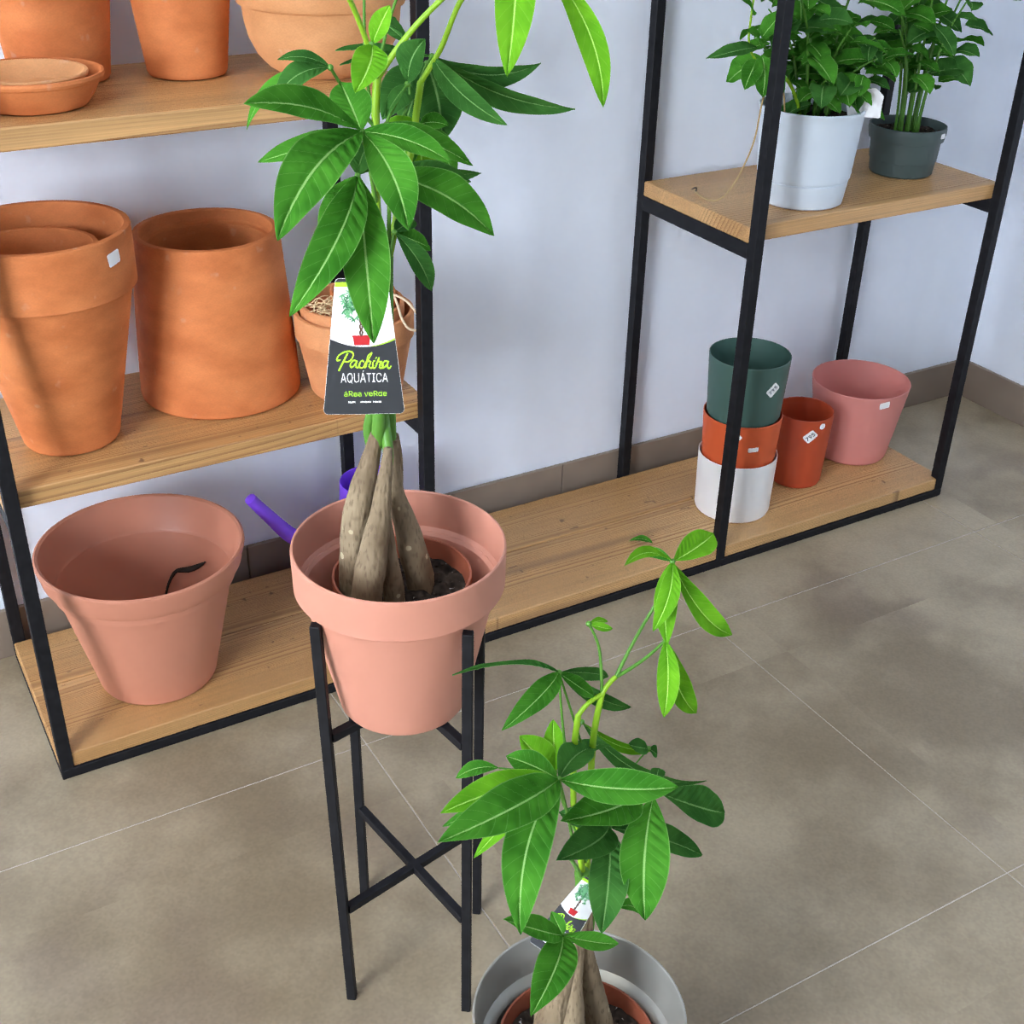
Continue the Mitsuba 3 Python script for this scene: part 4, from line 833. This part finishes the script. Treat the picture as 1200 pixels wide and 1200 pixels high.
def make_tag(label, O, ex, ey, ez, s, detail=True):
    """A printed plant tag: local x across, y up from the bottom edge, in units of the bottom width, scaled by s."""
    Mx = np.eye(4); Mx[:3, 0], Mx[:3, 1], Mx[:3, 2], Mx[:3, 3] = np.array(ex)*s, np.array(ey)*s, np.array(ez), O
    def place(m, lift=0.0):
        m = m.copy(); v = m.vertices.copy()
        bow = 0.0
        v[:, 2] += lift + bow
        m.vertices = v; m.apply_transform(Mx); return m
    H_ = 1.70
    out = Polygon([(-0.5, 0), (0.5, 0), (0.305, H_), (-0.305, H_)]).buffer(-0.06).buffer(0.06, quad_segs=6)
    out = out.difference(Point(-0.02, H_-0.075).buffer(0.03))
    def sub(m, k=3):
        for _ in range(k): m = m.subdivide()
        return m
    tg = whole('plant_tag', place(sub(ext(out, 0.0006), 2)), 'paper_white', label, 'plant tag', smooth=False)
    arc = [(x, 0.86 + 0.16*(x/0.5)**2 - 0.02*x) for x in np.linspace(-0.6, 0.6, 25)]
    dark = out.buffer(-0.004).intersection(Polygon([(-0.6, -0.1)] + arc + [(0.6, -0.1)]))
    put(tg, 'dark_panel', place(sub(ext(dark), 2), 0.0007), 'print_black', smooth=False, label='black lower panel')
    lime = out.buffer(-0.004).intersection(Polygon([(x, y) for x, y in arc[14:]] + [(x, y + 0.018*(x/0.3)) for x, y in arc[14:][::-1]]))
    put(tg, 'lime_line', place(ext(lime), 0.0008), 'print_lime', smooth=False)
    top = out.buffer(-0.004).intersection(Polygon([(-0.6, 1.655), (0.6, 1.655), (0.6, 1.8), (-0.6, 1.8)]))
    topd = out.buffer(-0.004).intersection(Polygon([(-0.6, 1.60), (0.6, 1.60), (0.6, 1.655), (-0.6, 1.655)]))
    put(tg, 'lime_line', place(ext(topd), 0.0008), 'print_lime', smooth=False)
    put(tg, 'dark_panel', place(ext(top), 0.0007), 'print_black', smooth=False)
    # printed picture of a small tree in a red pot
    r2 = random.Random(3)
    put(tg, 'picture_pot', place(ext(Polygon([(-0.10, 0.885), (0.075, 0.885), (0.09, 0.985), (0.098, 0.985), (0.098, 1.005), (-0.122, 1.005), (-0.122, 0.985), (-0.115, 0.985)])), 0.0010), 'print_red', smooth=False)
    tw = unary_union([LineString([(-0.015 + 0.016*math.sin(q*0.9 + ph), 1.0 + q*0.022) for q in range(12)]).buffer(0.009) for ph in (0, 3.1)])
    put(tg, 'picture_trunk', place(ext(tw), 0.0010), 'print_brown', smooth=False)
    for nm, mt_, nn, zz in (('picture_leaves', 'print_leaf', 46, 0.0010), ('picture_leaves', 'print_leaf_light', 40, 0.0013)):
        gs = []
        for q in range(nn):
            cx_, cy_ = -0.06 + r2.gauss(0, 0.085), 1.40 + r2.gauss(0, 0.085); a0 = r2.uniform(0, 360)
            for w in range(4):
                e = affinity.rotate(affinity.translate(affinity.scale(Point(0, 0).buffer(1, quad_segs=3), 0.026, 0.0075), 0.024, 0), a0 + w*50, origin=(0, 0))
                gs.append(affinity.translate(e, cx_, cy_))
        put(tg, nm, place(ext(unary_union(gs).intersection(out.buffer(-0.02))), zz), mt_, smooth=False)
    w = script_word(); w = affinity.scale(affinity.translate(w, -3.45, 0), 0.087, 0.098, origin=(0, 0)); w = affinity.translate(affinity.skew(affinity.rotate(w, -2, origin=(0, 0)), 8, 0, origin=(0, 0)), 0.0, 0.598)
    put(tg, 'title', place(ext(w), 0.0010), 'print_lime', smooth=False)
    m = flat_text('AQUÁTICA', 0.118, False, 0.66); m.apply_translation((0.01, 0.415, 0)); put(tg, 'lettering', place(m, 0.0010), 'paper_white', smooth=False)
    m = flat_text('áRea veRde', 0.070, False, 0.98); m.apply_translation((0.02, 0.235, 0)); put(tg, 'lettering', place(m, 0.0010), 'print_lime', smooth=False)
    r3 = random.Random(5); x = -0.19; bits = []
    while x < 0.21:
        wd = r3.uniform(0.012, 0.022)
        if r3.random() > 0.16: bits.append(Polygon([(x, 0.150), (x+wd*0.8, 0.150), (x+wd*0.8, 0.150+r3.uniform(0.016, 0.026)), (x, 0.150+r3.uniform(0.016, 0.026))]))
        x += wd
    put(tg, 'small_print', place(ext(unary_union(bits)), 0.0010), 'paper_white', smooth=False)
    hk = np.array(O) + np.array(ey)*s*(H_-0.075)
    return tg, hk
# tag on the tall tree: hangs in front of its trunks, tilted up a little towards the viewer
ex = np.array([0.92, -0.39, -0.02]); W1 = 0.0835; ex /= np.linalg.norm(ex)
ey = np.array([0.0, 0.10, 1.0]); ey -= ex*(ey @ ex); ey /= np.linalg.norm(ey); ez = np.cross(ex, ey)
tg1, hk1 = make_tag('black and white printed plant tag hanging from the tall money tree', np.array([0.4580, 1.075, 0.9270]), ex, ey, ez, W1)
put(tg1, 'tie', tubem([hk1 + ez*0.004, hk1 + np.array([0.004, 0.010, 0.014]), hk1 + np.array([0.022, 0.035, 0.024]), hk1 + np.array([0.046, 0.055, 0.018])], [0.0013]*4, n=7, sub=6), 'print_black', smooth=True, label='thin black tie')
# tag on the small tree: turned away and leaning on its trunks
B2, T2 = np.array([0.4884, 0.735, 0.4516]), np.array([0.5558, 0.783, 0.4833])
ex2 = np.array([0.0095, -0.050, 0.013]); ex2 /= np.linalg.norm(ex2)
ey2 = T2 - B2; W2 = np.linalg.norm(ey2)/1.70
ey2 -= ex2*(ey2 @ ex2); ey2 /= np.linalg.norm(ey2); ez2 = np.cross(ex2, ey2)
tg2, hk2 = make_tag('printed plant tag turned sideways against the trunks of the small money tree', B2, ex2, ey2, ez2, W2)
put(tg2, 'tie', tubem([hk2, hk2 + np.array([0.006, 0.010, 0.006]), hk2 + np.array([0.016, 0.020, 0.0])], [0.0013]*3, n=7, sub=6), 'print_black', smooth=True, label='thin black tie')
